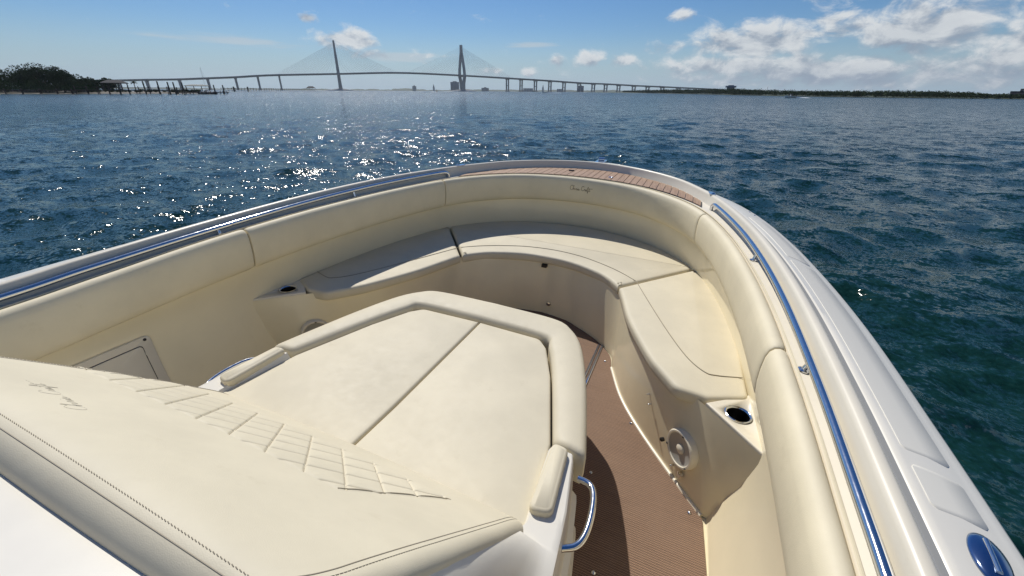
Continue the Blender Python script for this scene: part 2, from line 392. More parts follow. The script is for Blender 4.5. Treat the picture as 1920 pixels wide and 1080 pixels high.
# ------------------------------------------------------------------ water
def build_water():
    kr = np.concatenate([np.geomspace(.9, 14000, 690), [20000, 40000]])
    a1 = np.radians(np.concatenate([np.arange(-98, 50, .2), np.arange(50, 262, 2.5)]))
    na, nr = len(a1), len(kr)
    A, Rr = np.meshgrid(a1, kr)
    X = CAM[0] + Rr * np.sin(A); Y = CAM[1] + Rr * np.cos(A)
    Z = np.zeros_like(X); DX = np.zeros_like(X); DY = np.zeros_like(X)
    sp = Rr * .0142
    g = np.random.default_rng(3)
    wind = R(-32)
    for lam in np.geomspace(.30, 3.0, 76):
        lam *= g.uniform(.93, 1.07); k = 2 * math.pi / lam
        th = wind + g.normal(0, .8); ph = g.uniform(0, 6.283)
        amp =   .0056 * lam ** .66 * (1.0 if lam < 2.5 else (2.5 / lam) ** .9) * g.uniform(.6, 1.25)
        fade = np.clip((lam / sp - 2.2) / 2.5, 0, 1)
        arg = k * (X * math.sin(th) + Y * math.cos(th)) + ph
        Z += amp * fade * np.cos(arg)
        s_ = amp * fade * np.sin(arg) * 1.0; DX -= s_ * math.sin(th); DY -= s_ * math.cos(th)
    gust = .9 + .18 * np.sin(X * .05 + 1.3 * np.sin(Y * .031)) * np.sin(Y * .043 + 2)
    Z *= gust; X += DX * gust; Y += DY * gust
    V = np.stack([X, Y, Z], -1).reshape(-1, 3).astype(np.float32)
    i = np.arange(nr - 1)[:, None]; j = np.arange(na)[None, :]; j2 = (j + 1) % na
    quads = np.stack([i * na + j, (i + 1) * na + j, (i + 1) * na + j2, i * na + j2], -1).reshape(-1, 4)[:, ::-1].astype(np.int32)
    # middle of the sheet, under the boat
    c = len(V); V = np.vstack([V, [[CAM[0], CAM[1], 0]]]).astype(np.float32)
    me = bpy.data.meshes.new('water'); nq = len(quads)
    tri = np.stack([np.full(na, c), np.arange(na), (np.arange(na) + 1) % na], -1)[:, ::-1].astype(np.int32)
    me.vertices.add(len(V)); me.vertices.foreach_set('co', V.ravel())
    me.loops.add(nq * 4 + na * 3); me.loops.foreach_set('vertex_index', np.concatenate([quads.ravel(), tri.ravel()]))
    me.polygons.add(nq + na)
    me.polygons.foreach_set('loop_start', np.concatenate([np.arange(nq) * 4, nq * 4 + np.arange(na) * 3]).astype(np.int32))
    me.polygons.foreach_set('use_smooth', np.ones(nq + na, bool))
    me.update(calc_edges=True); me.validate(); me.materials.append(M['water'])
    return link(bpy.data.objects.new('water', me), kind='structure')
water = build_water()

# ================================================================== the boat (built in its own frame, floor at z = 0)
boat = empty('motor_boat', label='cream and white open-bow motor boat carrying the padded bow lounge', cat='boat')
boat.matrix_world = Matrix(((0.99956965, 0.01258381, 0.02649816, -0.04232272), (-0.01270458, 0.99990964, 0.00439418, 0.00411509),
                            (-0.02644047, -0.00472894, 0.9996392, 0.52377358), (0, 0, 0, 1)))
_S = lambda h: np.vstack([np.array(h, float), mir(np.array(h, float)[-2::-1])])
L_ = [(1.30, -1.2, .80), (1.297, .3, .822), (1.294, .75, .842), (1.282, 1.15, .866), (1.256, 1.65, .881), (1.212, 2.1, .886), (1.137, 2.55, .889),
      (1.01, 3.0, .890), (.83, 3.30, .892), (.58, 3.52, .895), (.30, 3.64, .895), (0, 3.68, .895)]
CFxy = [(1.352, -1.2), (1.343, .3), (1.337, .75), (1.330, 1.15), (1.309, 1.65), (1.268, 2.1), (1.198, 2.55), (1.08, 3.05), (.94, 3.42), (.72, 3.78), (.38, 4.05), (0, 4.15)]
CF_ = [(x, y, l[2]) for (x, y), l in zip(CFxy, L_)]
CZ = [.865, .888, .912, .931, .949, .960, .965, .964, .963, .965, .967, .968]
CC_ = [(x, y, z) for (x, y), z in zip(CFxy, CZ)]
E_ = [(1.60, -1.2, .81), (1.598, .3, .835), (1.588, .75, .852), (1.583, 1.15, .86), (1.573, 1.65, .866), (1.533, 2.12, .874), (1.46, 2.60, .884), (1.335, 3.08, .895),
      (1.15, 3.46, .906), (.83, 3.87, .915), (.42, 4.28, .93), (0, 4.45, .932)]
NS = 12
CL, CFc, CCc, CE = (cr(_S(q), NS) for q in (L_, CF_, CC_, E_))
def normals(P):
    T = np.gradient(P, axis=0); T[:, 2] = 0; T /= np.linalg.norm(T, axis=1)[:, None]
    return np.stack([T[:, 1], -T[:, 0], 0 * T[:, 0]], -1)
NL, NC, NE = normals(CL), normals(CFc), normals(CE)
def z_(v): return np.array([0, 0, v])
def sect(base, nrm, prof): return np.array([base + nrm * o + z_(h) for o, h in prof]).transpose(1, 0, 2)
# coaming: ledge, raised lip and its crest
G = np.concatenate([sect(CL, NL, [(-.012, -.055), (-.004, -.03), (.0, -.006), (.006, 0)]), sect(CFc, NC, [(-.004, 0), (.0, .004)]),
                    sect(CCc, NC, [(.010, -.012), (.014, -.003), (.021, .002), (.036, .002), (.044, -.002), (.050, -.012), (.053, -.034)])], 1)
mesh_obj('coaming', *grid_geo(G), M['ivory'], boat, angle=60)
G = np.concatenate([sect(CCc, NC, [(.053, -.034), (.058, -.043), (.074, -.043), (.079, -.031)])], 1)
mesh_obj('gutter', *grid_geo(G), M['groove'], boat, angle=35)
d0 = CCc + NC * .079 + z_(-.031); G = [d0, CCc + NC * .084 + z_(-.027)]
e1 = CE - NE * .03 + z_(.006)
for t in (.1, .12, .5, .9, 1.0):
    p = (CCc + NC * .084 + z_(-.027)) * (1 - t) + e1 * t; p[:, 2] += .006 * math.sin(math.pi * t); G.append(p)
for o, h in ((-.015, .003), (-.004, -.006), (0, -.02), (.012, -.028), (.014, -.055), (.0, -.062)): G.append(CE + NE * o + z_(h))
mesh_obj('side_deck', *grid_geo(np.array(G).transpose(1, 0, 2)), M['white'], boat, angle=50)
G = [CE + NE * .0 + z_(-.062)]
for o, zz in ((-.02, .55), (-.06, .2), (-.13, -.2), (-.26, -.55), (-.6, -.75)):
    p = CE + NE * o; p[:, 2] = zz; G.append(p)
p = CE.copy(); p[:, 0] = 0; p[:, 1] = np.minimum(p[:, 1], 3.6); p[:, 2] = -.85; G.append(p)
mesh_obj('hull', *grid_geo(np.array(G).transpose(1, 0, 2)), M['white'], boat, angle=60)
# inner liner wall
WPROF = [(-.03, .58), (-.036, .50), (-.036, .40), (-.02, .25), (.02, .10), (.045, .02), (.052, -.01)]
fr = np.clip((CL[:, 1] - 2.9) / .5, 0, 1)   # the wall turns upright round the bow
G = [CL - NL * .004 + z_(-.04), CL - NL * .006 + z_(-.16)]
for o, zz in WPROF:
    p = CL - NL * (o * (1 - fr))[:, None] - NL * (.004 * fr)[:, None]; p[:, 2] = zz; G.append(p)
mesh_obj('liner_wall', *grid_geo(np.array(G).transpose(1, 0, 2)), M['gel'], boat, angle=60)
def wall_x(y, z, side=1):
    """inner wall x at y<2.9"""
    i = np.argmin(np.abs(CL[:len(CL) // 2, 1] - y)); zz = [q[1] for q in WPROF][::-1]; oo = [q[0] for q in WPROF][::-1]
    return side * (CL[i, 0] - float(np.interp(z, zz, oo)))
# floor and mat
toe = [(1.205, 1.385), (1.087, 1.526), (.897, 1.773), (.76, 1.993), (.655, 2.25)]
toe_f = [(.655, 2.25), (.615, 2.39), (.498, 2.52), (.402, 2.59), (.305, 2.65), (.199, 2.705), (0, 2.74)]
T1 = cr(np.c_[np.array(toe), np.zeros(5)], 8)[:, :2]; T2 = cr(np.c_[np.array(toe_f), np.zeros(7)], 6)[:, :2]
fl = np.vstack([[(1.262, -1.2), (1.25, .4), (1.243, .9), (1.232, 1.15), (1.215, 1.37)], T1, T2[1:]])
fl = np.vstack([fl, mir(fl[-2::-1])])
mb = MB(); mb.add([(x * 1.01, y + .01, -.004) for x, y in fl], [tuple(range(len(fl)))]); mb.obj('cockpit_sole', M['gel'], boat)
mb = MB(); V = [(x * .993, y - .006, .004) for x, y in fl]; mb.add(V + [(x, y, -.002) for x, y, _ in V], [tuple(range(len(V)))] + [(i, (i + 1) % len(V), (i + 1) % len(V) + len(V), i + len(V)) for i in range(len(V))])
mb.obj('floor_mat', M['mat'], boat)
for s in (1, -1):
    mb = MB()
    for x0 in (.512, .536): mb.add(*pad_geo([(s * x0, 1.6), (s * (x0 + .014), 1.6), (s * (x0 + .014), 2.47), (s * x0, 2.47)], .004, .012, .004, 0))
    mb.obj('hatch_track', M['steel'], boat)
for s in (1, -1):
    for x, y in ((.845, 1.80), (1.155, 1.375), (.724, 1.398), (.839, .967), (1.185, .95), (.60, 2.30)):
        mesh_obj('snap_stud', *lathe((s * x, y, .004), (0, 0, 1), [(.008, 0), (.008, .002), (.005, .005), (.0004, .006)], 14), M['steel'], boat)
# ---------------- bow seating
seat = None
for s in (1, -1):
    mb = MB(); top = [(1.119, 1.55), (1.02, 1.64), (.885, 1.80), (.775, 2.02), (.685, 2.29)]
    T3 = cr(np.c_[np.array(top), np.zeros(5)], 8)[:, :2]
    rows = []
    for t, zz, of in ((0, .0, 0), (.0, .03, 0), (.03, .05, 0), (.5, .22, 0), (1, .44, 0)):
        p = T1 * (1 - t) + T3 * t; q = np.c_[p, np.full(len(p), zz)]; q[:, 0] -= of; rows.append(q)
    rows = np.array(rows)
    tipc = np.array([(1.322 - .016 * (1 - z / .44), 1.332 + .03 * (1 - z / .44), z) for z in rows[:, 0, 2]])
    rows = np.concatenate([tipc[:, None], rows[:, :1] * .5 + tipc[:, None] * .5, rows], 1)
    if s < 0: rows = mir(rows)
    mb.grid(rows)
    o = mb.obj('seat_side_panel', M['gel'], boat, angle=50)
    top = MB(); top.add(*pad_geo([(s * x, y) for x, y in ((1.121, 1.553), (1.345, 1.73), (1.322, 1.334))], .41, .452, .006, 0))
    pod = top.obj('cup_pod', M['ivory'], o, angle=50)
    # bore the cup hole through the moulding
    cut = mesh_obj('cutter', *tube_geo([(s * 1.240, 1.53, .30), (s * 1.240, 1.53, .60)], .0445, 40), M['ivory'], None)
    bo_ = pod.modifiers.new('bore', 'BOOLEAN'); bo_.operation = 'DIFFERENCE'; bo_.object = cut; bo_.solver = 'EXACT'
    cut.matrix_world = boat.matrix_world
    bpy.context.view_layer.update(); dg = bpy.context.evaluated_depsgraph_get()
    nm = bpy.data.meshes.new_from_object(pod.evaluated_get(dg)); pod.modifiers.clear(); pod.data = nm; bpy.data.objects.remove(cut)
    # foot moulding along the toe
    pth = np.c_[T1, np.full(len(T1), .004)]; pth = mir(pth) if s < 0 else pth
    MB().tube(pth + np.array([-.004 * s, -.003, 0]), .0085, 8).obj('toe_moulding', M['ivory'], o)
front_top = [(.685, 2.29), (.60, 2.50), (.5, 2.61), (.40, 2.69), (.30, 2.74), (.2, 2.775), (0, 2.80)]
T4 = cr(np.c_[np.array(front_top), np.zeros(7)], 6)[:, :2]
lo = np.vstack([T2, mir(T2[-2::-1])]); hi = np.vstack([T4, mir(T4[-2::-1])])
G = np.array([np.c_[lo * (1 - t) + hi * t, np.full(len(lo), z)] for t, z in ((0, 0), (.05, .03), (.5, .22), (1, .44))])
seat = mesh_obj('seat_front_panel', *grid_geo(G), M['gel'], boat, angle=60)
def seat_outline(s):
    f = cr(np.array([(.592, 2.492, 0), (.645, 2.32, 0), (.70, 2.14, 0), (.78, 1.95, 0), (.868, 1.772, 0), (.93, 1.68, 0)]), 6)[:, :2]
    b = cr(np.array([(1.285, 1.72, 0), (1.262, 2.2, 0), (1.185, 2.65, 0), (1.037, 3.055, 0)]), 6)[:, :2]
    P = [tuple(p) for p in f] + [(1.0, 1.585, .075), (1.13, 1.572, .05), (1.288, 1.648, .045)] + [tuple(p) for p in b]
    P = rounded(P); return mir(P) if s < 0 else P
for s in (1, -1):
    c = MB().add(*pad_geo(seat_outline(s), .40, .462, .022, .004, step=.02)).obj('seat_cushion', M['vinyl'], boat, angle=50)
    q = cr(np.array([(.679, 2.628, .4655), (.786, 2.369, .4665), (.92, 2.061, .4665), (1.029, 1.846, .4665), (1.108, 1.756, .4665), (1.16, 1.75, .4665), (1.268, 1.785, .4655)]), 8)
    MB().tube(mir(q) if s < 0 else q, .0022, 6).obj('seam', M['seam'], c)
f = cr(np.array([(.580, 2.505, 0), (.5, 2.60, 0), (.40, 2.675, 0), (.2, 2.757, 0), (0, 2.778, 0), (-.2, 2.757, 0), (-.40, 2.675, 0), (-.5, 2.60, 0), (-.580, 2.505, 0)]), 8)[:, :2]
b = cr(np.array([(-1.026, 3.068, 0), (-.85, 3.315, 0), (-.6, 3.495, 0), (-.3, 3.615, 0), (0, 3.655, 0), (.3, 3.615, 0), (.6, 3.495, 0), (.85, 3.315, 0), (1.026, 3.068, 0)]), 8)[:, :2]
c = MB().add(*pad_geo(np.vstack([f, b]), .40, .462, .022, .004, step=.02)).obj('seat_cushion', M['vinyl'], boat, angle=50)
q = cr(np.array([(.672, 2.635, .4655), (.55, 2.735, .4665), (.41, 2.82, .4665), (.22, 2.90, .4665), (0, 2.93, .4665), (-.22, 2.90, .4665), (-.41, 2.82, .4665), (-.55, 2.735, .4665), (-.672, 2.635, .4655)]), 8)
MB().tube(q, .0022, 6).obj('seam', M['seam'], c)
# dark bracket blocks under the cushion edge
for x, y, z in ((-.02, 2.79, .385), (-.90, 1.86, .385), (.90, 1.86, .385)):
    MB().box((x, y - .012, z), (.04, .03, .022)).obj('cushion_clip', M['black'], boat)
mesh_obj('courtesy_light', *lathe((.05, 2.737, .09), (0, -1, 0), [(.016, 0), (.016, .006), (.010, .009), (.0005, .009)], 16), M['steel'], boat)
# cup holders
for s in (1, -1):
    c = (s * 1.240, 1.53, .4535)
    ch = mesh_obj('cup_holder', *lathe(c, (0, 0, 1), [(.051, -.001), (.051, .003), (.047, .005), (.043, .003), (.041, -.001)], 36), M['steel'], boat)
    mesh_obj('cup_well', *lathe(c, (0, 0, 1), [(.0425, .002), (.0415, -.02), (.039, -.085), (.03, -.09), (.0005, -.09)], 36), M['well'], ch)
# speakers on the seat side panels
for s in (1, -1):
    n = Vector((-s * .79, -.61, .03)).normalized(); c = Vector((s * 1.086, 1.541, .185)) + n * .010
    sp = mesh_obj('speaker', *lathe(c, n, [(.088, -.02), (.088, .010), (.083, .016), (.076, .016), (.072, .011)], 40), M['ivory'], boat)
    mesh_obj('cone', *lathe(c, n, [(.073, .012), (.068, .009), (.030, .004), (.022, .004)], 40), M['cone'], sp)
    mesh_obj('dust_cap', *lathe(c, n, [(.023, .003), (.021, .010), (.012, .015), (.0005, .016)], 24), M['ivory'], sp)
    fr_ = disc_frame(c, n)
    for a in (25, 145, 265):
        MB().box(tuple(fr_[0] + n * .0165 + fr_[2] * (.0795 * math.cos(R(a))) + fr_[3] * (.0795 * math.sin(R(a)))), (.008, .008, .004)).obj('screw', M['black'], sp)
    for (x, y, z), r, mm in (((1.00, 1.612, .135), .010, 'black'), ((1.062, 1.545, .065), .006, 'steel'), ((1.098, 1.498, .075), .013, 'steel'), ((.915, 1.73, .22), .005, 'steel'), ((.90, 1.765, .25), .004, 'steel')):
        mesh_obj('panel_fitting', *lathe(Vector((s * x, y, z)) + n * .004, n, [(r, -.01), (r, .004), (r * .6, .008), (.0004, .009)], 16), M[mm], boat)
# ---------------- side bolsters
PL = Path(CL)
def s_at(y, port=False):
    h = len(CL) // 2; sy = np.interp(y, CL[:h, 1], PL.s[:h]); return PL.L - sy if port else sy
BPROF = [(.002, -.006), (.010, .004), (.024, .008), (.040, .004), (.053, -.010), (.060, -.035), (.062, -.08), (.060, -.13), (.053, -.175), (.044, -.20), (.030, -.214), (.012, -.216), (.004, -.205)]
def bolster(sa, sb, dmy=None):
    lo_, hi_ = min(sa, sb), max(sa, sb)
    q = np.unique(np.concatenate([np.linspace(lo_, hi_, int((hi_ - lo_) / .04) + 2), lo_ + np.array([.001, .003, .007, .012, .02, .03]), hi_ - np.array([.001, .003, .007, .012, .02, .03])]))
    B, N = PL.at(q), PL.nrm(q); cen = np.array([.03, -.10]); rows = []
    for i, t in enumerate(q):
        e = min(t - lo_, hi_ - t); k = math.sqrt(max(0, 1 - (1 - min(e / .03, 1)) ** 2)); f = .80 + .20 * k
        lean = .012 * math.sin(t * 5.0) * .2
        rows.append([B[i] - N[i] * (cen[0] + (o - cen[0]) * f) + z_(cen[1] + (h - cen[1]) * (.93 + .07 * k)) for o, h in BPROF])
    rows = np.array(rows); V, F = grid_geo(rows, True); m = len(BPROF); F = list(F) + [tuple(range(m)), tuple(len(V) - m + k for k in range(m))]
    return mesh_obj('backrest_bolster', V, F, M['bolster'], boat, angle=50)
g_ = .004
for port in (False, True):
    bolster(s_at(-1.15, port), s_at(1.365, port) + (g_ if port else -g_)); bolster(s_at(1.365, port) + (-g_ if port else g_), s_at(2.95, port) + (g_ if port else -g_))
front_bolster = bolster(s_at(2.95) + g_, s_at(2.95, True) - g_)
# thin piping between bolster and ledge
MB().tube(CL + NL * .004 + z_(.004), .004, 6).obj('ledge_piping', M['bolster'], boat)
# ---------------- script embroidery
STROKES = [[(.95, 1.15), (.75, 1.42), (.4, 1.38), (.1, .95), (.05, .45), (.3, .08), (.75, .12), (1.05, .5), (1.35, 1.25), (1.3, 1.45), (1.2, 1.2), (1.15, .05), (1.3, .42), (1.55, .58), (1.65, .4), (1.68, .1), (1.9, .15), (2.05, .45), (2.15, .6), (2.32, .52), (2.3, .15), (2.45, .08), (2.7, .5), (2.72, .15), (2.85, .08), (3.1, .55), (3.25, .25), (3.1, .02), (2.95, .1), (3.3, .12), (3.7, .3)],
           [(5.05, 1.15), (4.85, 1.42), (4.5, 1.38), (4.2, .95), (4.15, .45), (4.4, .08), (4.85, .12), (5.15, .45), (5.25, .6), (5.42, .52), (5.4, .15), (5.6, .1), (6.0, .5), (5.75, .5), (5.65, .2), (5.8, .06), (6.0, .35), (6.05, .08), (6.25, .2), (6.6, 1.1), (6.55, 1.4), (6.42, 1.1), (6.38, -.4), (6.5, -.45), (6.6, .1), (6.85, .2), (7.05, 1.1), (6.98, .2), (7.1, .06), (7.4, .3)],
           [(6.15, .78), (6.6, .82), (7.2, .86), (8.2, .98)], [(2.68, .8), (2.72, .85)]]
def script(fn, material, r, name, parent):
    mb = MB()
    for st in STROKES:
        P = cr(np.array([(x / 8.2, y / 8.2, 0) for x, y in st]), 3) if len(st) > 2 else np.array([(x / 8.2, y / 8.2, 0) for x, y in st])
        mb.tube([fn(p[0], p[1]) for p in P], r, 5)
    mb.obj(name, material, parent)
def on_front(u, v):
    t = PL.L / 2 - (u - .5) * .215; b_, n_ = PL.at(np.array([t]))[0], PL.nrm(np.array([t]))[0]
    h = -.098 + v * .235; o = float(np.interp(-h, [-q[1] for q in BPROF[4:11]], [q[0] for q in BPROF[4:11]])); return b_ - n_ * (o + .0008) + z_(h)
script(on_front, M['script'], .0022, 'embroidered_script', front_bolster)
# ---------------- hand rails
h = len(CL) // 2
for port in (False, True):
    ys = CCc[:h + 1]; k = np.where(ys[:, 1] < 3.06)[0]
    drop = np.interp(ys[k, 1], [-1.2, .8, 2.0, 3.0], [.034, .034, .030, .026])
    P = ys[k] - NC[k] * .020; P[:, 2] -= drop
    e = P[-1]; t = P[-1] - P[-2]; t /= np.linalg.norm(t)
    P = np.vstack([P, e + t * .03 + z_(-.004), e + t * .048 + z_(-.016), e + t * .056 + z_(-.034), e + t * .056 + z_(-.07)])
    if port: P = mir(P)
    rail = MB().tube(P, .0128, 14).obj('hand_rail', M['steel'], boat)
    for y in (.35, 1.262, 2.175):
        i = np.argmin(np.abs(ys[:, 1] - y)); a = ys[i] - NC[i] * .020; a[2] -= .04; c = ys[i] - NC[i] * .026; c[2] = CFc[i][2] + .001
        if port: a, c = mir(a), mir(c)
        mb = MB().tube([c, c + z_(.01), a], [.011, .0075, .0075], 12); mb.add(*lathe(c, (0, 0, 1), [(.017, 0), (.017, .003), (.010, .006), (.008, .007)], 18)); mb.obj('stanchion', M['steel'], rail)
# ---------------- teak foredeck
inn = CL + NL * .034; outc = CFc - NC * .010
mid = slice(h - 60, h + 61)
xi, yi = inn[mid][:, 0], inn[mid][:, 1]; xo, yo = outc[mid][:, 0], outc[mid][:, 1]
fi = lambda x: float(np.interp(x, xi[::-1], yi[::-1])); fo = lambda x: float(np.interp(x, xo[::-1], yo[::-1]))
zt = lambda x: float(np.interp(abs(x), [0, .58, 1.0], [.895, .895, .890]))
xs = np.linspace(-.985, .985, 80); V = [(x, fi(x), zt(x) + .004) for x in xs] + [(x, fo(x), zt(x) + .004) for x in xs]
n_ = len(xs); teak = mesh_obj('teak_deck', V, [(i, i + 1, n_ + i + 1, n_ + i) for i in range(n_ - 1)], M['black'], boat)
pw = .0575; kmax = 17
for k in range(-kmax, kmax):
    x0, x1 = k * pw + .0024, (k + 1) * pw - .0024
    if max(abs(x0), abs(x1)) > .985: continue
    q = [(x0, fi(x0) + .006), ((x0 + x1) / 2, fi((x0 + x1) / 2) + .006), (x1, fi(x1) + .006), (x1, fo(x1) - .006), ((x0 + x1) / 2, fo((x0 + x1) / 2) - .006), (x0, fo(x0) - .006)]
    if q[3][1] - q[2][1] < .015 or q[5][1] - q[0][1] < .015: continue
    zz = zt(x0) + random.uniform(.0085, .0098); m = 6
    V = [(a, b, zz - .006) for a, b in q] + [(a, b, zz - .001) for a, b in q] + [(a * .999 + .001 * q[0][0], b + (.001 if j < 3 else -.001), zz) for j, (a, b) in enumerate(q)]
    F = [(r * m + j, r * m + (j + 1) % m, (r + 1) * m + (j + 1) % m, (r + 1) * m + j) for r in range(2) for j in range(m)] + [tuple(2 * m + j for j in range(m))]
    mesh_obj('teak_plank', V, F, M['teak'], teak, smooth=False)
mesh_obj('deck_ring_pull', *lathe((.211, 3.80, .905), (0, 0, 1), [(.022, 0), (.022, .005), (.015, .008), (.010, .004), (.0005, .004)], 20), M['steel'], boat)
MB().box((-.19, 3.93, .909), (.05, .02, .01), .5).obj('hatch_latch', M['black'], boat)
def crest_at(y): 
    i = np.argmin(np.abs(CCc[:h, 1] - y)); return CCc[i] + NC[i] * .028, NC[i]
for port in (False, True):
    p, n = crest_at(3.24); mb = MB(); mb.add(*lathe(p + z_(.001), (0, 0, 1), [(.016, 0), (.016, .006), (.011, .014), (.0005, .017)], 18))
    mb.add(*pad_geo(rounded([(p[0] - .02, p[1] - .012, .01), (p[0] + .02, p[1] - .012, .01), (p[0] + .0, p[1] + .085, .012), (p[0] - .035, p[1] + .085, .012)]), p[2] - .002, p[2] + .006, .003, 0))
    if port: mb.V = [(-x, y, z) for x, y, z in mb.V]
    mb.obj('bow_chock', M['steel'], boat)
    for yy, off in ((3.10, .10), (3.04, .12)):
        i = np.argmin(np.abs(CE[:h, 1] - yy)); c = CE[i] - NE[i] * .05 + z_(.009)
        if port: c = mir(c)
        mesh_obj('deck_stud', *lathe(c, (0, 0, 1), [(.009, 0), (.009, .004), (.0005, .008)], 12), M['steel'], boat)
mb = MB(); mb.add(*pad_geo(rounded([(-.05, 4.17, .02), (.05, 4.17, .02), (.045, 4.43, .03), (-.045, 4.43, .03)]), .945, .966, .006, 0)); mb.tube([(-.03, 4.36, .975), (.03, 4.36, .975)], .02, 14); mb.obj('bow_roller', M['steel'], boat)
# ---------------- nonskid panels and pop-up cleats on the side deck
def deck_pt(y, t, port):
    i = np.argmin(np.abs(CE[:h, 1] - y)); f = (y - CE[i, 1]); j = min(max(i + (1 if f > 0 else -1), 0), h - 1)
    kk = abs(f) / max(abs(CE[j, 1] - CE[i, 1]), 1e-6)
    def pt(a): 
        p0 = CCc[a] + NC[a] * .084 + z_(-.027); p = p0 * (1 - t) + (CE[a] - NE[a] * .03 + z_(.006)) * t; p[2] += .006 * math.sin(math.pi * t); return p
    p = pt(i) * (1 - kk) + pt(j) * kk; p[1] = y
    return mir(p) if port else p
for port in (False, True):
    for ya, yb in ((-1.0, .55), (.83, .945), (.985, 2.15), (2.19, 2.85)):
        ys_ = np.concatenate([[ya, ya + .004, ya + .012], np.linspace(ya + .03, yb - .03, max(2, int((yb - ya) / .05))), [yb - .012, yb - .004, yb]])
        rows = []
        for y in ys_:
            e = min(y - ya, yb - y); c = .10 * (1 - min(1, e / .012)) ** 2
            rows.append([deck_pt(y, t, port) + z_(hh if 0.0005 < e else -.002) for t, hh in ((.14 + c, -.002), (.16 + c, .0014), (.5, .0018), (.85 - c, .0014), (.87 - c, -.002))])
        mesh_obj('nonskid_panel', *grid_geo(np.array(rows)), M['nonskid'], boat, angle=50)
    if port: continue
    c = deck_pt(.752, .54, port); u = deck_pt(.80, .60, port) - deck_pt(.70, .48, port); u /= np.linalg.norm(u); v = np.cross([0, 0, 1], u); v /= np.linalg.norm(v); nn = np.cross(u, v)
    G = [[c + u * (.052 * k_ * math.cos(a)) + v * (.0265 * k_ * math.sin(a)) + nn * hh for a in np.linspace(0, 2 * math.pi, 40, endpoint=False)] for k_, hh in ((1.06, -.002), (1.06, .003), (1.0, .006), (.86, .0085), (.55, .0125), (.3, .014), (.02, .0145))]
    cl = mesh_obj('pop_up_cleat', *grid_geo(np.array(G), True), M['cleat'], boat)
    MB().tube([c - u * .034 + nn * .013, c + u * .034 + nn * .013], .0045, 10).obj('cleat_bar', M['steel'], cl)
# ---------------- side locker doors
for s in (1, -1):
    def plate(y0, y1, z0, z1, r, off, dome=.003):
        P = dens_poly(rounded([(y0, z0, r), (y1, z0, r), (y1, z1, r), (y0, z1, r)]), .03); cy, cz = (y0 + y1) / 2, (z0 + z1) / 2; rings = []
        for k_, o in ((1, -.004), (1, off - dome), (.985, off), (.5, off)):
            rings.append([(s * (abs(wall_x(cy + (y - cy) * k_, cz + (z - cz) * k_)) - o), cy + (y - cy) * k_, cz + (z - cz) * k_) for y, z in P])
        V, F = grid_geo(np.array(rings), True); m = len(P); return V, list(F) + [tuple(3 * m + k for k in range(m))]
    d = mesh_obj('locker_door', *plate(.28, .84, .14, .50, .03, .010), M['ivory'], boat)
    mesh_obj('door_gap', *plate(.32, .80, .175, .465, .022, .0115, .001), M['black'], d)
    mesh_obj('door_panel', *plate(.324, .796, .179, .461, .020, .014, .002), M['ivory'], d)
    MB().add(*lathe((s * (abs(wall_x(.815, .485)) - .010), .815, .485), (-s, 0, .2), [(.007, -.002), (.007, .002), (.0004, .004)], 12)).obj('screw', M['black'], d)
# ---------------- bow lounge
BK = np.array([(.735, .40), (.738, .45), (.720, .492), (.680, .542), (.58, .648), (.48, .752), (.38, .856), (.30, .936), (.23, 1.004), (.188, 1.042), (.160, 1.062), (.138, 1.068), (.122, 1.061), (.112, 1.044), (.110, 1.022), (.116, .998)])
bk = cr(np.c_[BK, np.zeros(len(BK))], 14)[:, :2]; bs = np.concatenate([[0], np.cumsum(np.linalg.norm(np.diff(bk, axis=0), axis=1))])
bt = np.gradient(bk, axis=0); bt /= np.linalg.norm(bt, axis=1)[:, None]; bn = np.stack([-bt[:, 1], bt[:, 0]], 1); bn *= np.sign(bn[len(bn) // 2, 1])   # outward: up and forward
def halfw(q):
    y = np.interp(q, bs, bk[:, 0]); w0 = np.interp(y, [.10, .18, .38, .60, .74], [.575, .597, .622, .642, .652])
    top = np.interp(.165, bk[::-1, 0], bs[::-1]); return w0 - .09 * np.clip((q - (top - .07)) / .17, 0, 1.2) ** 2.2
QS0, QS1 = np.interp(.615, bk[::-1, 0], bs[::-1]), np.interp(.383, bk[::-1, 0], bs[::-1])
S_TOP = float(np.interp(.150, bk[::-1, 0], bs[::-1]))
def quilt(x, q):
    u = q - QS0; per = .117; a = ((x + .85 * u) / per) % 1; b = ((x - .85 * u + .03) / per) % 1
    da, db = np.minimum(a, 1 - a) * per * .76, np.minimum(b, 1 - b) * per * .76
    end = .47 - .12 * u / (QS1 - QS0)
    msk = (1 / (1 + np.exp(-(u - .004) / .0015))) * (1 / (1 + np.exp(-((QS1 - QS0) - u) / .0015))) * (1 / (1 + np.exp(np.clip((x - end) / .002, -60, 60)))) * (1 / (1 + np.exp(np.clip((-x - .605) / .002, -60, 60))))
    return msk * (-.0050 * np.exp(-(da / .0030) ** 2) - .0030 * np.exp(-(db / .0026) ** 2) + .0034 * np.clip(np.minimum(da, db) / .03, 0, 1) ** .5) \
        - .003 * np.exp(-(u - (QS1 - QS0)) ** 2 / .0032 ** 2) * (np.abs(x) < .5) * 0.0
def back_pt(x, q, lift=0.0):
    y, z = np.interp(q, bs, bk[:, 0]), np.interp(q, bs, bk[:, 1]); ny, nz = np.interp(q, bs, bn[:, 0]), np.interp(q, bs, bn[:, 1])
    hw = halfw(q); e = np.clip((hw - np.abs(x)) / .03, 0, 1); d = -.026 * (1 - np.sqrt(np.maximum(0, 1 - (1 - e) ** 2))) + .014 * (1 - (x / .65) ** 2) + quilt(x, q) + lift
    return np.stack([x + 0 * q, y + ny * d, z + nz * d], -1)
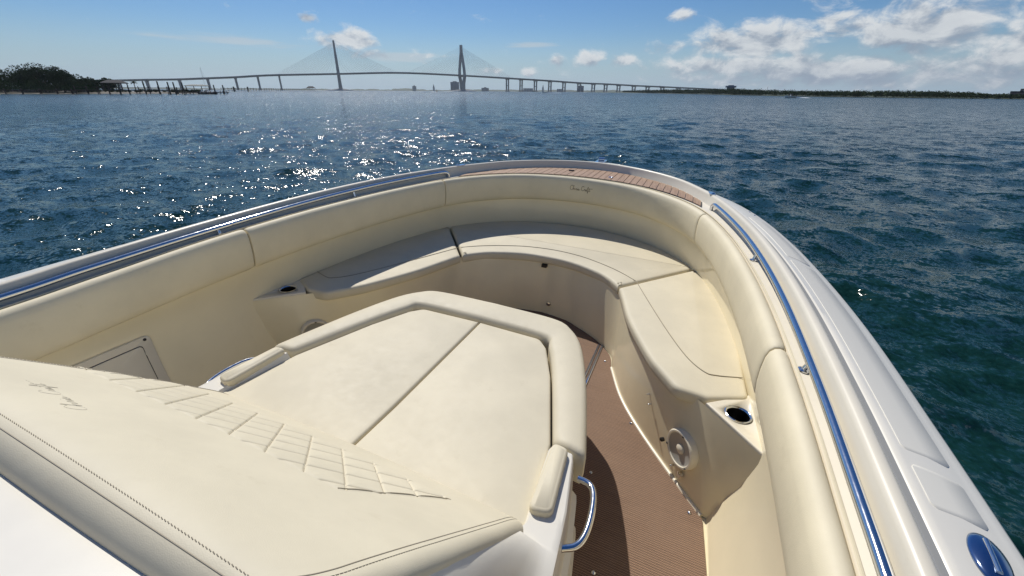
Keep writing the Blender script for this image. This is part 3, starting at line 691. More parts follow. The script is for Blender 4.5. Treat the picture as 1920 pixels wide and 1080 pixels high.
qs = np.unique(np.concatenate([np.linspace(0, QS0 - .01, 40), np.linspace(QS0 - .01, QS1 + .01, 210), np.linspace(QS1 + .01, bs[-1], 120)])); ts = np.concatenate([[-1, -.998, -.994, -.988, -.98, -.97, -.96], np.linspace(-.95, .95, 700), [.96, .97, .98, .988, .994, .998, 1]])
Qg, Tg = np.meshgrid(qs, ts, indexing='ij'); G = back_pt(Tg * halfw(Qg), Qg)
# close the sides with a skirt
sk = lambda a: np.concatenate([a])
def skirt(sgn):
    x = sgn * halfw(qs); p = back_pt(x, qs); p2 = p.copy(); p2[:, 1] -= .10 * .6; p2[:, 2] -= .07; return p2
G = np.concatenate([skirt(-1)[:, None], G, skirt(1)[:, None]], 1)
lounge = MB()
o_ = [(.72, .70), (.715, .95), (.665, 1.2), (.595, 1.44), (.51, 1.67), (.44, 1.76), (.33, 1.815), (0, 1.83)]
o_ = np.vstack([np.array(o_), mir(np.array(o_)[-2::-1])])
lounge.add(*pad_geo(o_, 0.0, .40, .01, 0)); lounge = lounge.obj('lounge_base', M['gel'], boat, angle=50)
def grid_fast(name, G, material, parent):
    G = np.asarray(G, np.float32); a, b, _ = G.shape; i = np.arange(a - 1)[:, None]; j = np.arange(b - 1)[None, :]
    q = np.stack([i * b + j, i * b + j + 1, (i + 1) * b + j + 1, (i + 1) * b + j], -1).reshape(-1, 4).astype(np.int32); me = bpy.data.meshes.new(name)
    me.vertices.add(a * b); me.vertices.foreach_set('co', G.ravel()); me.loops.add(q.size); me.loops.foreach_set('vertex_index', q.ravel())
    me.polygons.add(len(q)); me.polygons.foreach_set('loop_start', (np.arange(len(q)) * 4).astype(np.int32)); me.polygons.foreach_set('use_smooth', np.ones(len(q), bool))
    me.update(calc_edges=True); me.materials.append(material); return link(bpy.data.objects.new(name, me), parent)
backrest = grid_fast('quilted_backrest', G[:, ::-1] if False else G, M['vinyl'], lounge)
# seam threads of the quilting, dark to stand for the shade in its grooves
mb = MB(); QL = QS1 - QS0; per = .117
for fam, r_ in ((1, .0018), (-1, .0011)):
    for k in range(-9, 10):
        uu = np.linspace(.006, QL - .004, 26); xx = k * per - fam * .85 * uu - (0 if fam > 0 else .03)
        ok = (xx < .466 - .12 * uu / QL) & (xx > -.600)
        if ok.sum() > 3: mb.tube(back_pt(xx[ok], QS0 + uu[ok], .0004), r_, 5)
uu = np.linspace(.004, QL, 26); mb.tube(back_pt(.468 - .12 * uu / QL, QS0 + uu, .0006), .0013, 5)
mb.obj('quilting_seams', M['seam'], lounge, smooth=False, kind='stuff')
# rows of stitches beside the top roll
mb = MB()
for q0, jit, dd in ((S_TOP + .006, .0, 1), (S_TOP + .016, 0, 0)):
    hw = float(halfw(np.array(q0))) - .035
    n_ = int(2 * hw / .0068)
    if dd == 0:
        xx = np.linspace(-hw, hw, 90); mb.tube(back_pt(xx, np.full(90, q0), -.0002), .0011, 5); continue
    for k in range(n_):
        x0 = -hw + k * .0068; x1 = x0 + .0049; jq = jit * (1 if k % 2 else -1)
        p = back_pt(np.array([x0, x1]), np.array([q0 - jq - .0005, q0 + jq + .0005]), .0004); mb.tube(p, .0006, 4, False)
for sgn in (1, -1):
    qq = np.linspace(.08, S_TOP + .004, 120)
    for ins in (.034, .046):
        xx = sgn * (halfw(qq) - ins + .0 * qq); P = back_pt(xx, qq, .0003)
        if ins > .04: mb.tube(P, .0009, 5)
        else:
            for k in range(0, 119, 1): mb.tube(P[k] * np.array([1, 1, 1]) + (P[k + 1] - P[k]) * np.array([[.1], [.8]]), .0009, 4, False)
mb.obj('stitching', M['thread'], lounge, smooth=False, kind='stuff')
q_s = float(np.interp(.232, bk[::-1, 0], bs[::-1]))
def on_back(u, v): return back_pt(np.array([-.10 - u * .215]), np.array([q_s - .006 + v * .19 - (u - .5) * .012]), .0001)[0]
script(on_back, M['scriptl'], .0006, 'embroidered_script', lounge)
# cushions
for s in (1, -1):
    P = rounded([(s * .0035, .66), (s * .655, .66), (s * .650, .74), (s * .612, 1.04), (s * .49, 1.40), (s * .40, 1.60, .05), (s * .345, 1.662, .06), (s * .0035, 1.672)])
    zf = lambda x, y: .012 * max(0, 1 - (y - .66) / .3)
    MB().add(*pad_geo(P, .40, .478, .012, .003, zf, step=.025)).obj('lounge_cushion', M['vinyl'], lounge, angle=50)
inner = [(.622, 1.035, .02), (.495, 1.405), (.412, 1.60), (.355, 1.668), (.0, 1.681)]; outer = [(.745, 1.02, .03), (.702, 1.2), (.635, 1.45), (.552, 1.68), (.47, 1.80), (.36, 1.862), (0, 1.878)]
ci = cr(np.array([(x[0], x[1], 0) for x in inner[1:]]), 5)[:, :2]; co_ = cr(np.array([(x[0], x[1], 0) for x in outer[1:]]), 5)[:, :2]
co2 = Path(np.c_[cr(np.array([(x[0], x[1], 0) for x in outer]), 8)[:, :2], np.zeros(8 * (len(outer) - 1) + 1)])
ci2 = Path(np.c_[cr(np.array([(x[0], x[1], 0) for x in inner]), 8)[:, :2], np.zeros(8 * (len(inner) - 1) + 1)])
tt = np.unique(np.concatenate([[0, .002, .006, .012, .02, .03], np.linspace(.045, 1, 44)]))
O2, I2 = co2.at(tt * co2.L)[:, :2], ci2.at(tt * ci2.L)[:, :2]
O2 = np.vstack([O2, mir(O2[-2::-1])]); I2 = np.vstack([I2, mir(I2[-2::-1])]); sec = []
for a in range(180, -1, -20): sec.append((.034, a))
rows = []
for i_ in range(len(O2)):
    o, n_ = O2[i_], I2[i_]; wd = np.linalg.norm(n_ - o); u = (n_ - o) / wd; e = min(i_, len(O2) - 1 - i_)
    e = tt[min(e, len(tt) - 1)] * co2.L; k = math.sqrt(max(0, 1 - (1 - min(e / .03, 1)) ** 2)); row = []
    r_ = .034; zt_ = .503 - .02 * (1 - k); pr = [(.006, .36), (0, .40), (0, zt_ - r_)]
    pr += [(r_ * (1 - math.cos(R(a))), zt_ - r_ + r_ * math.sin(R(a))) for a in (20, 40, 60, 80)]
    pr += [(wd * .5, zt_ + .004)] + [(wd - r_ * (1 - math.cos(R(a))), zt_ - r_ + r_ * math.sin(R(a))) for a in (80, 60, 40, 20)]
    pr += [(wd, zt_ - r_), (wd, .40), (wd - .006, .36)]
    ce = wd / 2
    for d, z in pr: q = o + u * (ce + (d - ce) * (.86 + .14 * k)); row.append((q[0], q[1], z))
    rows.append(row)
V, F = grid_geo(np.array(rows), True); m = len(rows[0]); mesh_obj('lounge_bolster', V, list(F) + [tuple(range(m)), tuple(len(V) - m + k for k in range(m))], M['vinyl'], lounge, angle=55)
# white side mouldings: arm rest, then the wing that climbs beside the backrest into the console top
ZB = lambda y: float(np.interp(y, bk[::-1, 0][4:], bk[::-1, 1][4:]))
def wing_rows(s):
    rows = []
    for y in np.concatenate([np.linspace(1.012, .72, 12), np.linspace(.70, .17, 100), np.linspace(.15, -.9, 30)]):
        xo_ = float(np.interp(y, [-.9, .3, .62, .8, 1.0, 1.012], [.79, .775, .760, .742, .705, .70])); zi = .502 if y > .70 else max(.502, ZB(max(y, .165)) - .022)
        if y < .165: zi = float(np.interp(y, [-.9, -.4, -.1, .03, .08, .115, .165], [1.10, 1.095, 1.085, 1.062, 1.050, 1.040, 1.02]))
        xi_ = float(halfw(np.interp(max(y, .17), bk[::-1, 0], bs[::-1]))) - .012 if y < .72 else float(np.interp(y, [.72, 1.02], [.648, .625]))
        zo = .497 + .0 * y; k = (zi - zo); P = []
        if y < .165: xi_ = .50
        prof = [(0, zi)] if True else []
        for t, a in ((0, 1), (.08, .97), (.25, .80), (.45, .50), (.62, .22), (.8, .06), (.93, .012), (.985, -.002 / max(k, .02)), (1.0, -.016 / max(k, .02))):
            if k < .03: zz = zo + .004 * (1 - t) - (.004 if t > .98 else 0) - (.008 if t == 1 else 0)
            else: zz = zo + k * a
            P.append((s * (xi_ + (xo_ - xi_) * t), y, zz))
        P += [(s * (xo_ + .004), y, .47), (s * (xo_ + .012), y, .33), (s * (xo_ + .03), y, .31), (s * (xo_ + .032), y, .16), (s * (xo_ + .045), y, .14), (s * (xo_ + .05), y, .0)]
        if y < .165 + 1e-6: P = [(s * .0, y, zi), (s * .3, y, zi)] + P
        else: P = [(s * (xi_ - .02), y, zi - .05), (s * (xi_ - .01), y, zi - .02)] + P
        rows.append(P)
    return np.array(rows)
for s in (1, -1):
    rw = wing_rows(s); V, F = grid_geo(rw); m = rw.shape[1]
    F = list(F) + [tuple(range(m))]
    wg = mesh_obj('console_wing', V, F, M['ivory'] if False else M['white'], boat, angle=35)
    P = rounded([(s * .626, 1.014, .024), (s * .638, .742, .026), (s * .708, .760, .028), (s * .684, 1.006, .024)])
    MB().add(*pad_geo(P, .485, .526, .013, .004, step=.02, rim=1.2)).obj('arm_pad', M['vinyl'], wg, angle=50)
    H = cr(np.array([(.735, .965, .452), (.775, .955, .455), (.796, .92, .458), (.806, .85, .458), (.804, .785, .455), (.788, .745, .452), (.752, .722, .45)]), 8)
    MB().tube(mir(H) if s < 0 else H, .0105, 14).obj('grab_handle', M['steel'], wg)
# console face under the roll and the dash panel behind it
rows = [[(x, .135, .983) for x in np.linspace(-.52, .52, 9)], [(x, .135, .90) for x in np.linspace(-.52, .52, 9)]]
MB().grid(np.array(rows)).obj('console_lip', M['white'], boat)
V = [[(x, y, z) for x in np.linspace(-.4, .19, 12)] for y, z in ((.036, 1.056), (.032, 1.070), (.0, 1.080), (-.1, 1.10), (-.4, 1.112))]
MB().grid(np.array(V)).obj('dash_panel', M['groove'], boat)

# ================================================================== surroundings
def P2(a, d, z=0.0): return (CAM[0] + d * math.sin(R(a)), CAM[1] + d * math.cos(R(a)), z)
def HE(el_, d): return CAM[2] + d * math.tan(R(el_))
# ---------------- the cable-stayed bridge
T1p, T2p = np.array(P2(-43.4, 1985)), np.array(P2(-29.0, 2010)); ub = (T2p - T1p); span = np.linalg.norm(ub); ub /= span; pb = np.array([-ub[1], ub[0], 0])
bridge = empty('cable_stayed_bridge', tuple((T1p + T2p) / 2), label='long cable-stayed road bridge with two diamond towers across the water', cat='bridge')
B0 = (T1p + T2p) / 2
def br_s(a):   # distance along the bridge line for a bearing
    d = np.array([math.sin(R(a)), math.cos(R(a))]); A_ = np.array([[d[0], -ub[0]], [d[1], -ub[1]]]); t = np.linalg.solve(A_, T1p[:2] - CAM[:2]); return t[1], t[0]
prof = []
for a, e in ((-68.5, .45), (-64.8, .657), (-61.5, .81), (-58.7, .909), (-56.3, 1.052), (-53.8, 1.2), (-51.7, 1.37), (-49.6, 1.491), (-43.4, 1.72), (-36.4, 1.94), (-29.0, 1.735), (-23.5, 1.489), (-18.2, 1.222), (-14.4, 1.0), (-11.3, .894), (-7.8, .729), (-4.5, .6), (-1.2, .465), (2.0, .33)):
    s_, d_ = br_s(a); prof.append((s_, HE(e, d_)))
prof = np.array(prof); Pf = cr(np.c_[prof, np.zeros(len(prof))], 10)[:, :2]
bz = lambda s_: float(np.interp(s_, Pf[:, 0], Pf[:, 1])); bpt = lambda s_, off=0, z=0: tuple(T1p + ub * s_ + pb * off + np.array([0, 0, z]) - B0)
rows = [[bpt(s_, o, z + dz) for o, dz in ((-19, 0), (-19, -1.6), (-9, -4.6), (9, -4.6), (19, -1.6), (19, 0), (18.4, 1.3), (18.4, 0), (-18.4, 0), (-18.4, 1.3))] for s_, z in Pf]
V, F = grid_geo(np.array(rows), True); mesh_obj('road_deck', V, F, M['steelb'], bridge, smooth=False)
for i, (s0, rot) in enumerate(((0.0, .12), (span, .38))):
    zd = bz(s0); pv = np.array([pb[0] * math.cos(rot) - pb[1] * math.sin(rot), pb[0] * math.sin(rot) + pb[1] * math.cos(rot), 0]); uv = np.array([pv[1], -pv[0], 0]); mb = MB()
    for s in (1, -1):
        pts = [(4, 14, 0), (9, 11, zd * .45), (21, 9, zd - 3), (18, 8.5, zd + 22), (8, 8, 128), (3.2, 7, 150), (2.6, 6.5, 176)]
        rows = []
        for o, wd, z in pts:
            c = np.array(bpt(s0)) + pv * s * o; h_ = wd / 2; rows.append([c + pv * a * h_ + uv * b * h_ * 1.05 + z_(z) for a, b in ((-1, -1), (1, -1), (1, 1), (-1, 1))])
        V, F = grid_geo(np.array(rows), True); mb.add(V, list(F) + [tuple(len(V) - 4 + k for k in range(4))])
    c = np.array(bpt(s0)); mb.add(*MB().box((c[0], c[1], zd - 5.5), (42, 7, 4), math.atan2(pv[1], pv[0])).__dict__.values())
    tw = mb.obj('tower', M['conc'], bridge, smooth=False)
    ring = [[c + np.array([r * math.cos(a), r * math.sin(a), z * (1 + .2 * math.sin(5 * a))]) for a in np.linspace(0, 2 * math.pi, 24, endpoint=False)] for r, z in ((72, -1), (52, 2.4), (24, 5.5), (1, 7))]
    MB().grid(np.array(ring), True).obj('rock_island', M['conc'], tw)
    for sd_ in (1, -1):
        mb = MB()
        for k in range(1, 17):
            sx = s0 + sd_ * (10 + 13.6 * k); zt_ = 116 + k * 3.3
            for off in (-16.5, 16.5): mb.tube([np.array(bpt(s0, 0, zt_)), np.array(bpt(sx, off, bz(sx)))], .17, 4, False)
        mb.obj('cable_fan', M['cable'], bridge, smooth=False, kind='stuff')
for a in (-66.2, -63.4, -61.3, -58.7, -56.3, -53.8, -51.7, -49.6, -23.4, -21.7, -19.9, -18.1, -16.35, -14.5, -12.75, -11.25, -9.7, -7.9, -6.3, -4.6, -2.8):
    s_, d_ = br_s(a); zd = bz(s_); mb = MB(); c = np.array(bpt(s_)); ang = math.atan2(pb[1], pb[0]) + (.25 if a > -30 else .1)
    q = np.array([math.cos(ang), math.sin(ang), 0])
    for s in (1, -1): cc = c + q * s * 9; mb.box((cc[0], cc[1], (zd - 6) / 2 - 1), (4.6, 4.6, zd - 4), ang)
    mb.box((c[0], c[1], zd - 5.8), (30, 5.0, 3.0), ang); mb.box((c[0], c[1], zd * .45), (18, 2.6, 2.4), ang); mb.box((c[0], c[1], .5), (30, 10, 2.5), ang)
    mb.obj('pier', M['conc'], bridge, smooth=False)
for a in (-20.0, -17.9, -4.7):
    s_, d_ = br_s(a); c = bpt(s_, 17, bz(s_)); MB().box((c[0], c[1], c[2] + 2.0), (9, 2.6, 2.4)).box((c[0], c[1], c[2] + .7), (.6, .6, 2)).obj('gantry_sign', M['steelb'], bridge, smooth=False)
# ---------------- land
def land(name, pts, mt, **kw):
    """low bank: list of (bearing, front distance, depth, height)"""
    rows = []
    for a, d, dep, hh in pts:
        rows.append([P2(a, d - .04 * dep, -.6), P2(a, d, .12), P2(a, d + .15 * dep, .35 * hh), P2(a, d + .35 * dep, hh), P2(a, d + dep, hh * .9), P2(a, d + dep * 1.05, -1)])
    return mesh_obj(name, *grid_geo(np.array(rows)), mt, kind='structure', **kw)
land('left_bank', [(-100, 268, 120, 1.6), (-85, 264, 110, 1.5), (-74, 262, 100, 1.3), (-68, 262, 90, 1.1), (-64, 268, 80, .9), (-60, 275, 70, .7), (-57, 285, 50, .5), (-56, 292, 30, .2)], M['sand'])
pr = []
for a in np.arange(-90, -1.0, .22):
    hgt = 5 + 4.5 * abs(math.sin(a * 1.7) * math.sin(a * .53 + 1)) + random.uniform(0, 1.6) + (6 if -37.5 < a < -35 else 0) + (4 if -30 < a < -4 else 0)
    pr.append((a, 3100 + 150 * math.sin(a * .2), 300, hgt))
land('far_shore', pr, M['land'])
land('right_bank', [(-14.0, 1900, 60, .4), (-12, 1500, 120, 1.2), (-6, 900, 160, 1.2), (-1, 640, 160, 1.0), (4, 470, 150, .9), (8, 400, 140, .9), (13, 355, 130, .8), (19, 345, 130, .8), (26, 345, 130, .8), (40, 350, 130, .8), (60, 380, 130, .8)], M['land'])
# ---------------- foliage
def leaf_cloud(c, rad, n, size, seed, squash=.8, lumps=9):
    g = np.random.default_rng(seed); c = np.array(c); rad = np.array(rad)
    cen = g.normal(0, 1, (lumps, 3)); cen /= np.linalg.norm(cen, axis=1)[:, None]; cen *= g.uniform(.25, .72, (lumps, 1)); cen[:, 2] = cen[:, 2] * squash + .05
    lr = g.uniform(.30, .50, lumps); V = np.zeros((n * 4, 3), np.float32); k = g.integers(0, lumps, n)
    d = g.normal(0, 1, (n, 3)); d /= np.linalg.norm(d, axis=1)[:, None]; rr = g.uniform(.55, 1.05, n) ** .5
    p = c + (cen[k] + d * (lr[k] * rr)[:, None]) * rad
    u = g.normal(0, 1, (n, 3)); u /= np.linalg.norm(u, axis=1)[:, None]; v = np.cross(u, g.normal(0, 1, (n, 3))); v /= np.linalg.norm(v, axis=1)[:, None]
    sz = size * g.uniform(.5, 1.2, n)[:, None]
    V[0::4] = p - u * sz; V[1::4] = p + v * sz * .6; V[2::4] = p + u * sz; V[3::4] = p - v * sz * .6
    return V
def leaf_obj(name, Vs, mt, parent=None, **kw):
    V = np.vstack(Vs).astype(np.float32); n = len(V) // 4; me = bpy.data.meshes.new(name)
    me.vertices.add(len(V)); me.vertices.foreach_set('co', V.ravel()); me.loops.add(n * 4); me.loops.foreach_set('vertex_index', np.arange(n * 4, dtype=np.int32))
    me.polygons.add(n); me.polygons.foreach_set('loop_start', (np.arange(n) * 4).astype(np.int32)); me.update(calc_edges=True); me.materials.append(mt)
    return link(bpy.data.objects.new(name, me), parent, **kw)
TREES = [(-71.4, 280, 9.4, 6.5, 'leftmost dark oak of the wooded left bank'), (-69.6, 290, 9.0, 5.5, 'dark oak between the leftmost oak and the tallest dome'),
         (-68.5, 282, 10.0, 6.0, 'tallest round-domed dark oak of the left bank'), (-67.3, 276, 9.4, 4.6, 'dark oak with a domed crown just right of the tallest'),
         (-66.3, 284, 7.0, 4.4, 'sloping dark oak at the right end of the tall trees'), (-65.4, 292, 5.4, 3.4, 'small dark tree stepping down behind the dock'),
         (-64.3, 300, 5.8, 3.2, 'small dark tree just left of the dock pavilion')]
for i, (a, d, hh, r, lab) in enumerate(TREES):
    x, y, _ = P2(a, d); t = empty('oak_tree', (x, y, .8), label=lab, cat='tree', group='oaks on the left bank')
    g = np.random.default_rng(50 + i); mb = MB(); mb.tube([(0, 0, -.6), (.2, .1, hh * .2), (.1, .3, hh * .45)], [.42, .33, .2], 8)
    for k in range(5):
        an = k * 1.26 + g.uniform(0, .6); mb.tube([(.15, .1, hh * .2), (r * .3 * math.cos(an), r * .3 * math.sin(an), hh * .45), (r * .62 * math.cos(an), r * .62 * math.sin(an), hh * .62)], [.22, .14, .06], 6)
    mb.obj('trunk', M['trunk'], t)
    leaf_obj('crown', [leaf_cloud((0, 0, hh * .50), (r * 1.25, r * 1.25, hh * .60), 6500, .30, 80 + i, .9, 24)], M['leaf'], t)
Vs = []
for k in range(300):
    a = random.uniform(-84, -56.4) if k % 2 else random.uniform(-84, -65); d = random.uniform(263, 292); hh = random.uniform(2.6, 6.0) if a < -65.6 else random.uniform(.7, 1.5)
    x, y, _ = P2(a, d); Vs.append(leaf_cloud((x, y, .7 + hh * .4), (hh * 1.1, hh * 1.1, hh * .55), 170, .26, 300 + k))
leaf_obj('bank_scrub', Vs, M['leaf'], label='low dark scrub along the left bank under the oaks', cat='scrub', kind='stuff')
Vs = []; RB = np.array([(-12, 1500), (-6, 900), (-1, 640), (4, 470), (8, 400), (13, 355), (19, 345), (26, 345), (40, 350), (60, 380)])
for k in range(1500):
    a = random.uniform(-9, 44) if k % 4 else random.uniform(-9, 6); d0_ = float(np.interp(a, RB[:, 0], RB[:, 1])); d = d0_ + random.uniform(-2, 26)
    top = float(np.interp(a, [-9, -2, 3, 8, 12, 18, 22.3, 23.6, 44], [.16, .34, .42, .30, .26, .30, .22, .06, .10])) * random.uniform(.8, 1.25); hh = max(1.2, HE(top, d0_))
    x, y, _ = P2(a, d); w_ = hh * random.uniform(.7, 1.1); Vs.append(leaf_cloud((x, y, hh * .50), (w_, w_, hh * .56), 110 if d0_ < 600 else 80, .34 * max(1, d0_ / 500), 1000 + k))
leaf_obj('shore_wood', Vs, M['marsh'], label='low dark green wood lining the right shore', cat='wood', kind='stuff')
# palmetto by the dock
x, y, _ = P2(-62.35, 268); pm = empty('palm_tree', (x, y, .6), label='small palm tree standing beside the dock pavilion', cat='tree')
MB().tube([(0, 0, -.4), (.1, 0, 2.2), (.05, .1, 4.3)], [.2, .16, .14], 8).obj('trunk', M['trunk'], pm)
mb = MB()
for k in range(26):
    a = k * 2.4; tl = 1.35 + .3 * math.sin(k * 3.1); up = .9 - 1.5 * (k / 26); ca, sa = math.cos(a), math.sin(a)
    P_ = [np.array([.05 + ca * tl * t, .1 + sa * tl * t, 4.3 + up * t - .55 * t * t]) for t in (0, .4, .75, 1)]; side_ = np.array([-sa, ca, 0])
    mb.grid(np.array([[p - side_ * wd, p + z_(.05), p + side_ * wd] for p, wd in zip(P_, (.03, .16, .26, .03))]))
mb.obj('crown', M['leaf'], pm, smooth=False)
# ---------------- docks, pilings and shelters on the left
def dock(label, a0, d0_, a1, d1, zdk, step, wid, name='dock', rail=False):
    A_, B_ = np.array(P2(a0, d0_)), np.array(P2(a1, d1)); L = np.linalg.norm(B_ - A_); u = (B_ - A_) / L; n = np.array([-u[1], u[0], 0])
    dk = empty(name, tuple(A_), label=label, cat='dock'); an = math.atan2(u[1], u[0])
    c = u * L / 2; MB().box((c[0], c[1], zdk), (L, wid, .28), an).obj('walkway', M['wood'], dk, smooth=False)
    if rail:
        mb = MB()
        for s in (1, -1): q = c + n * s * wid * .46; mb.box((q[0], q[1], zdk + 1.0), (L, .1, .12), an)
        mb.obj('railing', M['wood'], dk, smooth=False)
    pile = None
    for k in range(int(L / step) + 1):
        for s in (1, -1):
            q = u * (k * step + random.uniform(-.3, .3)) + n * s * wid * .5; hh = zdk + (1.15 if rail else .5) + random.uniform(-.1, .35)
            if pile is None: pile = bpy.data.meshes.new('pile'); V, F = tube_geo([(0, 0, -1), (0, 0, .98), (0, 0, 1)], [.16, .15, .10], 8); pile.from_pydata([tuple(v) for v in V], [], F); pile.materials.append(M['wood'])
            o = bpy.data.objects.new('pile', pile); o.parent = dk; o.location = (q[0], q[1], 0); o.scale = (1, 1, hh); col.objects.link(o)
    return dk
dock('low wooden dock running along the left bank below the oaks', -78, 238, -66.0, 236, 1.35, 4.2, 2.2)
dock('wooden dock with railing carrying the pavilion at the left', -66.6, 236, -58.5, 238, 1.5, 3.1, 3.2, rail=True)
dock('low floating dock under the boat shelter', -59.0, 238, -54.9, 252, .75, 3.6, 2.6)
dock('long far dock on piles reaching out to the small gazebo', -55.2, 560, -46.1, 850, 3.1, 7.5, 3.5, rail=False)
def shelter(name, label, a, d, L, W, z0, z1, z2, mt, npost=4):
    x, y, _ = P2(a, d); r = -R(a); o = empty(name, (x, y, 0), label=label, cat='shelter'); o.rotation_euler[2] = r
    for i in range(npost):
        for s in (1, -1): MB().box((-L * .44 + i * L * .88 / (npost - 1), s * W * .42, (z0 + z1) / 2), (.26, .26, z1 - z0)).obj('post', M['wood'], o, smooth=False)
    V = [(-L / 2, -W / 2, z1), (L / 2, -W / 2, z1), (L / 2, W / 2, z1), (-L / 2, W / 2, z1), (-L * .22, 0, z2), (L * .22, 0, z2)]
    V += [(a_, b_, c_ - .22) for a_, b_, c_ in V[:4]]
    mesh_obj('roof', V, [(0, 1, 5, 4), (1, 2, 5), (2, 3, 4, 5), (3, 0, 4), (6, 7, 1, 0), (7, 8, 2, 1), (8, 9, 3, 2), (9, 6, 0, 3), (9, 8, 7, 6)], mt, o, smooth=False); return o
shelter('dock_pavilion', 'open pavilion with hipped grey roof on the left dock', -63.75, 238, 8.4, 6, 1.5, 4.1, 5.15, M['roof'], 5)
bl = shelter('boat_shelter', 'flat pale-roofed boat shelter right of the tall pilings', -57.35, 243, 9.4, 5, .7, 3.45, 3.95, M['roofp'], 4)
shelter('far_gazebo', 'tiny dark gazebo at the end of the long far dock', -46.6, 846, 15, 10, 3.0, 4.8, 7.6, M['roof'], 4)
for a, d, hh, lab in ((-61.65, 235, 4.75, 'tall mooring piling nearest the palm tree'), (-60.55, 234, 4.85, 'tall mooring piling, second from the palm tree'), (-59.75, 235, 4.6, 'tall mooring piling, third from the palm tree'), (-59.3, 237, 4.6, 'tall mooring piling close beside the third one'), (-58.6, 236, 4.6, 'tall mooring piling left of the boat shelter'),
                     (-55.95, 240, 3.75, 'mooring piling just right of the boat shelter'), (-55.15, 244, 3.75, 'mooring piling, second to the right of the boat shelter'), (-54.2, 520, 4.4, 'short piling far right of the boat shelter'), (-52.9, 540, 4.4, 'stout dark piling at the near end of the long far dock')):
    x, y, _ = P2(a, d); V, F = tube_geo([(0, 0, -1.5), (.05, 0, hh * .5), (0, .04, hh - .05), (0, .04, hh + .12)], [.27, .25, .235, .06] if d < 400 else [.7, .7, .7, .2], 10)
    o = mesh_obj('mooring_piling', V, F, M['wood'], None, label=lab, cat='piling', group='mooring pilings by the left docks'); o.location = (x, y, 0)
# ---------------- other craft
def small_boat(name, label, a, d, L, head, mt, people=0, wake=0, tower=0):
    x, y, _ = P2(a, d); o = empty(name, (x, y, 0), label=label, cat='boat'); o.rotation_euler[2] = R(head)
    rows = []
    for t in np.linspace(0, 1, 12):
        wd = L * .17 * (1 - max(0, (t - .45) / .55) ** 2.2) + .02; sh = .75 + .35 * t * t
        rows.append([(-L / 2 + L * t, wd * k_, z) for k_, z in ((1, sh), (.92, .35), (.55, -.1), (0, -.3), (-.55, -.1), (-.92, .35), (-1, sh), (-.86, sh - .03), (-.8, .35), (.8, .35), (.86, sh - .03))])
    V, F = grid_geo(np.array(rows), True); m = 11; mesh_obj('hull', V, list(F) + [tuple(range(m)), tuple(len(V) - m + k for k in range(m))], mt, o, angle=40)
    mb = MB().box((L * .02, 0, .85), (L * .13, L * .12, 1.1), 0, .8); mb.box((L * .06, 0, 1.55), (.05, L * .11, .45)); mb.obj('console', mt, o, smooth=False)
    MB().box((-L * .52, 0, .65), (.4, .4, .9), 0, .8).obj('outboard_motor', M['skin'], o, smooth=False)
    if tower:
        mb = MB()
        for sx in (-.06, .1):
            for sy in (-1, 1): mb.tube([(L * sx, sy * L * .1, .7), (L * sx, sy * L * .09, 2.4)], .04, 6)
        mb.box((L * .02, 0, 2.45), (L * .26, L * .24, .08)); mb.obj('t_top', M['skin'], o, smooth=False)
    if wake:
        rows = []
        for t in np.linspace(0, 1, 14): rows.append([(-L * .45 - wake * t, (.3 + 1.6 * t) * k_, zz * (1 - t) ** .7 + .12) for k_, zz in ((-1, 0), (-.75, .34), (-.3, .1), (0, .42), (.3, .1), (.75, .34), (1, 0))])
        mesh_obj('wake_foam', *grid_geo(np.array(rows)), M['foam'], o)
    return o
def person(label, base, xy, hgt, head):
    mb = MB(); prof_ = [(.10, 0), (.13, .05), (.15, .25), (.17, .46), (.19, .60), (.22, .76), (.17, .81), (.065, .835), (.065, .855), (.10, .89), (.105, .94), (.06, .99), (.004, 1.0)]
    mb.add(*lathe((0, 0, 0), (0, 0, 1), [(r * 1.0, z * hgt) for r, z in prof_], 12))
    for s in (1, -1): mb.tube([(s * .2, 0, hgt * .78), (s * .27, .08, hgt * .6), (s * .2, .25, hgt * .52)], [.06, .05, .04], 8)
    o = mb.obj('person', M['skin'], None, label=label, cat='person'); o.location = (base[0] + xy[0], base[1] + xy[1], xy[2]); o.rotation_euler[2] = head; return o
small_boat('motor_launch', 'white motorboat throwing spray far off right of the second tower', -18.7, 690, 8, 200, M['boatw'], wake=22, tower=1)
ob = small_boat('small_skiff', 'small skiff with two dark standing figures off the right shore', 8.75, 250, 4.6, 185, M['boatw'], wake=6)
person('left of the two dark figures standing in the small skiff', ob.location, (-.55, .1, .35), 1.7, .4)
person('right of the two dark figures standing in the small skiff', ob.location, (.55, -.1, .35), 1.65, 2.4)
mo = small_boat('moored_boat', 'pale boat moored beside the pale-roofed boat shelter', -56.6, 250, 7.5, 70, M['boatw'])
o = small_boat('sail_boat', 'moored sailing boat whose bare mast rises behind the boat shelter', -56.7, 300, 10, 120, M['boatw'])
MB().tube([(.5, 0, .6), (.5, 0, 12.6)], [.10, .06], 8).tube([(.5, 0, 2.0), (-3.4, 0, 2.1)], .07, 8).tube([(.5, -.8, 8), (.5, .8, 8)], .04, 6).tube([(4.8, 0, 1.1), (.5, 0, 12.3)], .02, 4).tube([(-4.8, 0, 1), (.5, 0, 12.4)], .02, 4).obj('mast', M['boatw'], o)
x, y, _ = P2(-32.2, 760); bo = empty('channel_buoy', (x, y, 0), label='small dark channel buoy on the water left of the second tower', cat='buoy')
MB().add(*lathe((0, 0, 0), (0, 0, 1), [(.01, -.4), (1.1, -.3), (1.2, .5), (1.0, .7), (.01, .75)], 16)).obj('float', M['red'], bo)
MB().cone((0, 0, .7), (0, 0, 3.2), .8, .25, 8).box((0, 0, 3.5), (.6, .6, .7)).obj('topmark', M['red'], bo, smooth=False)
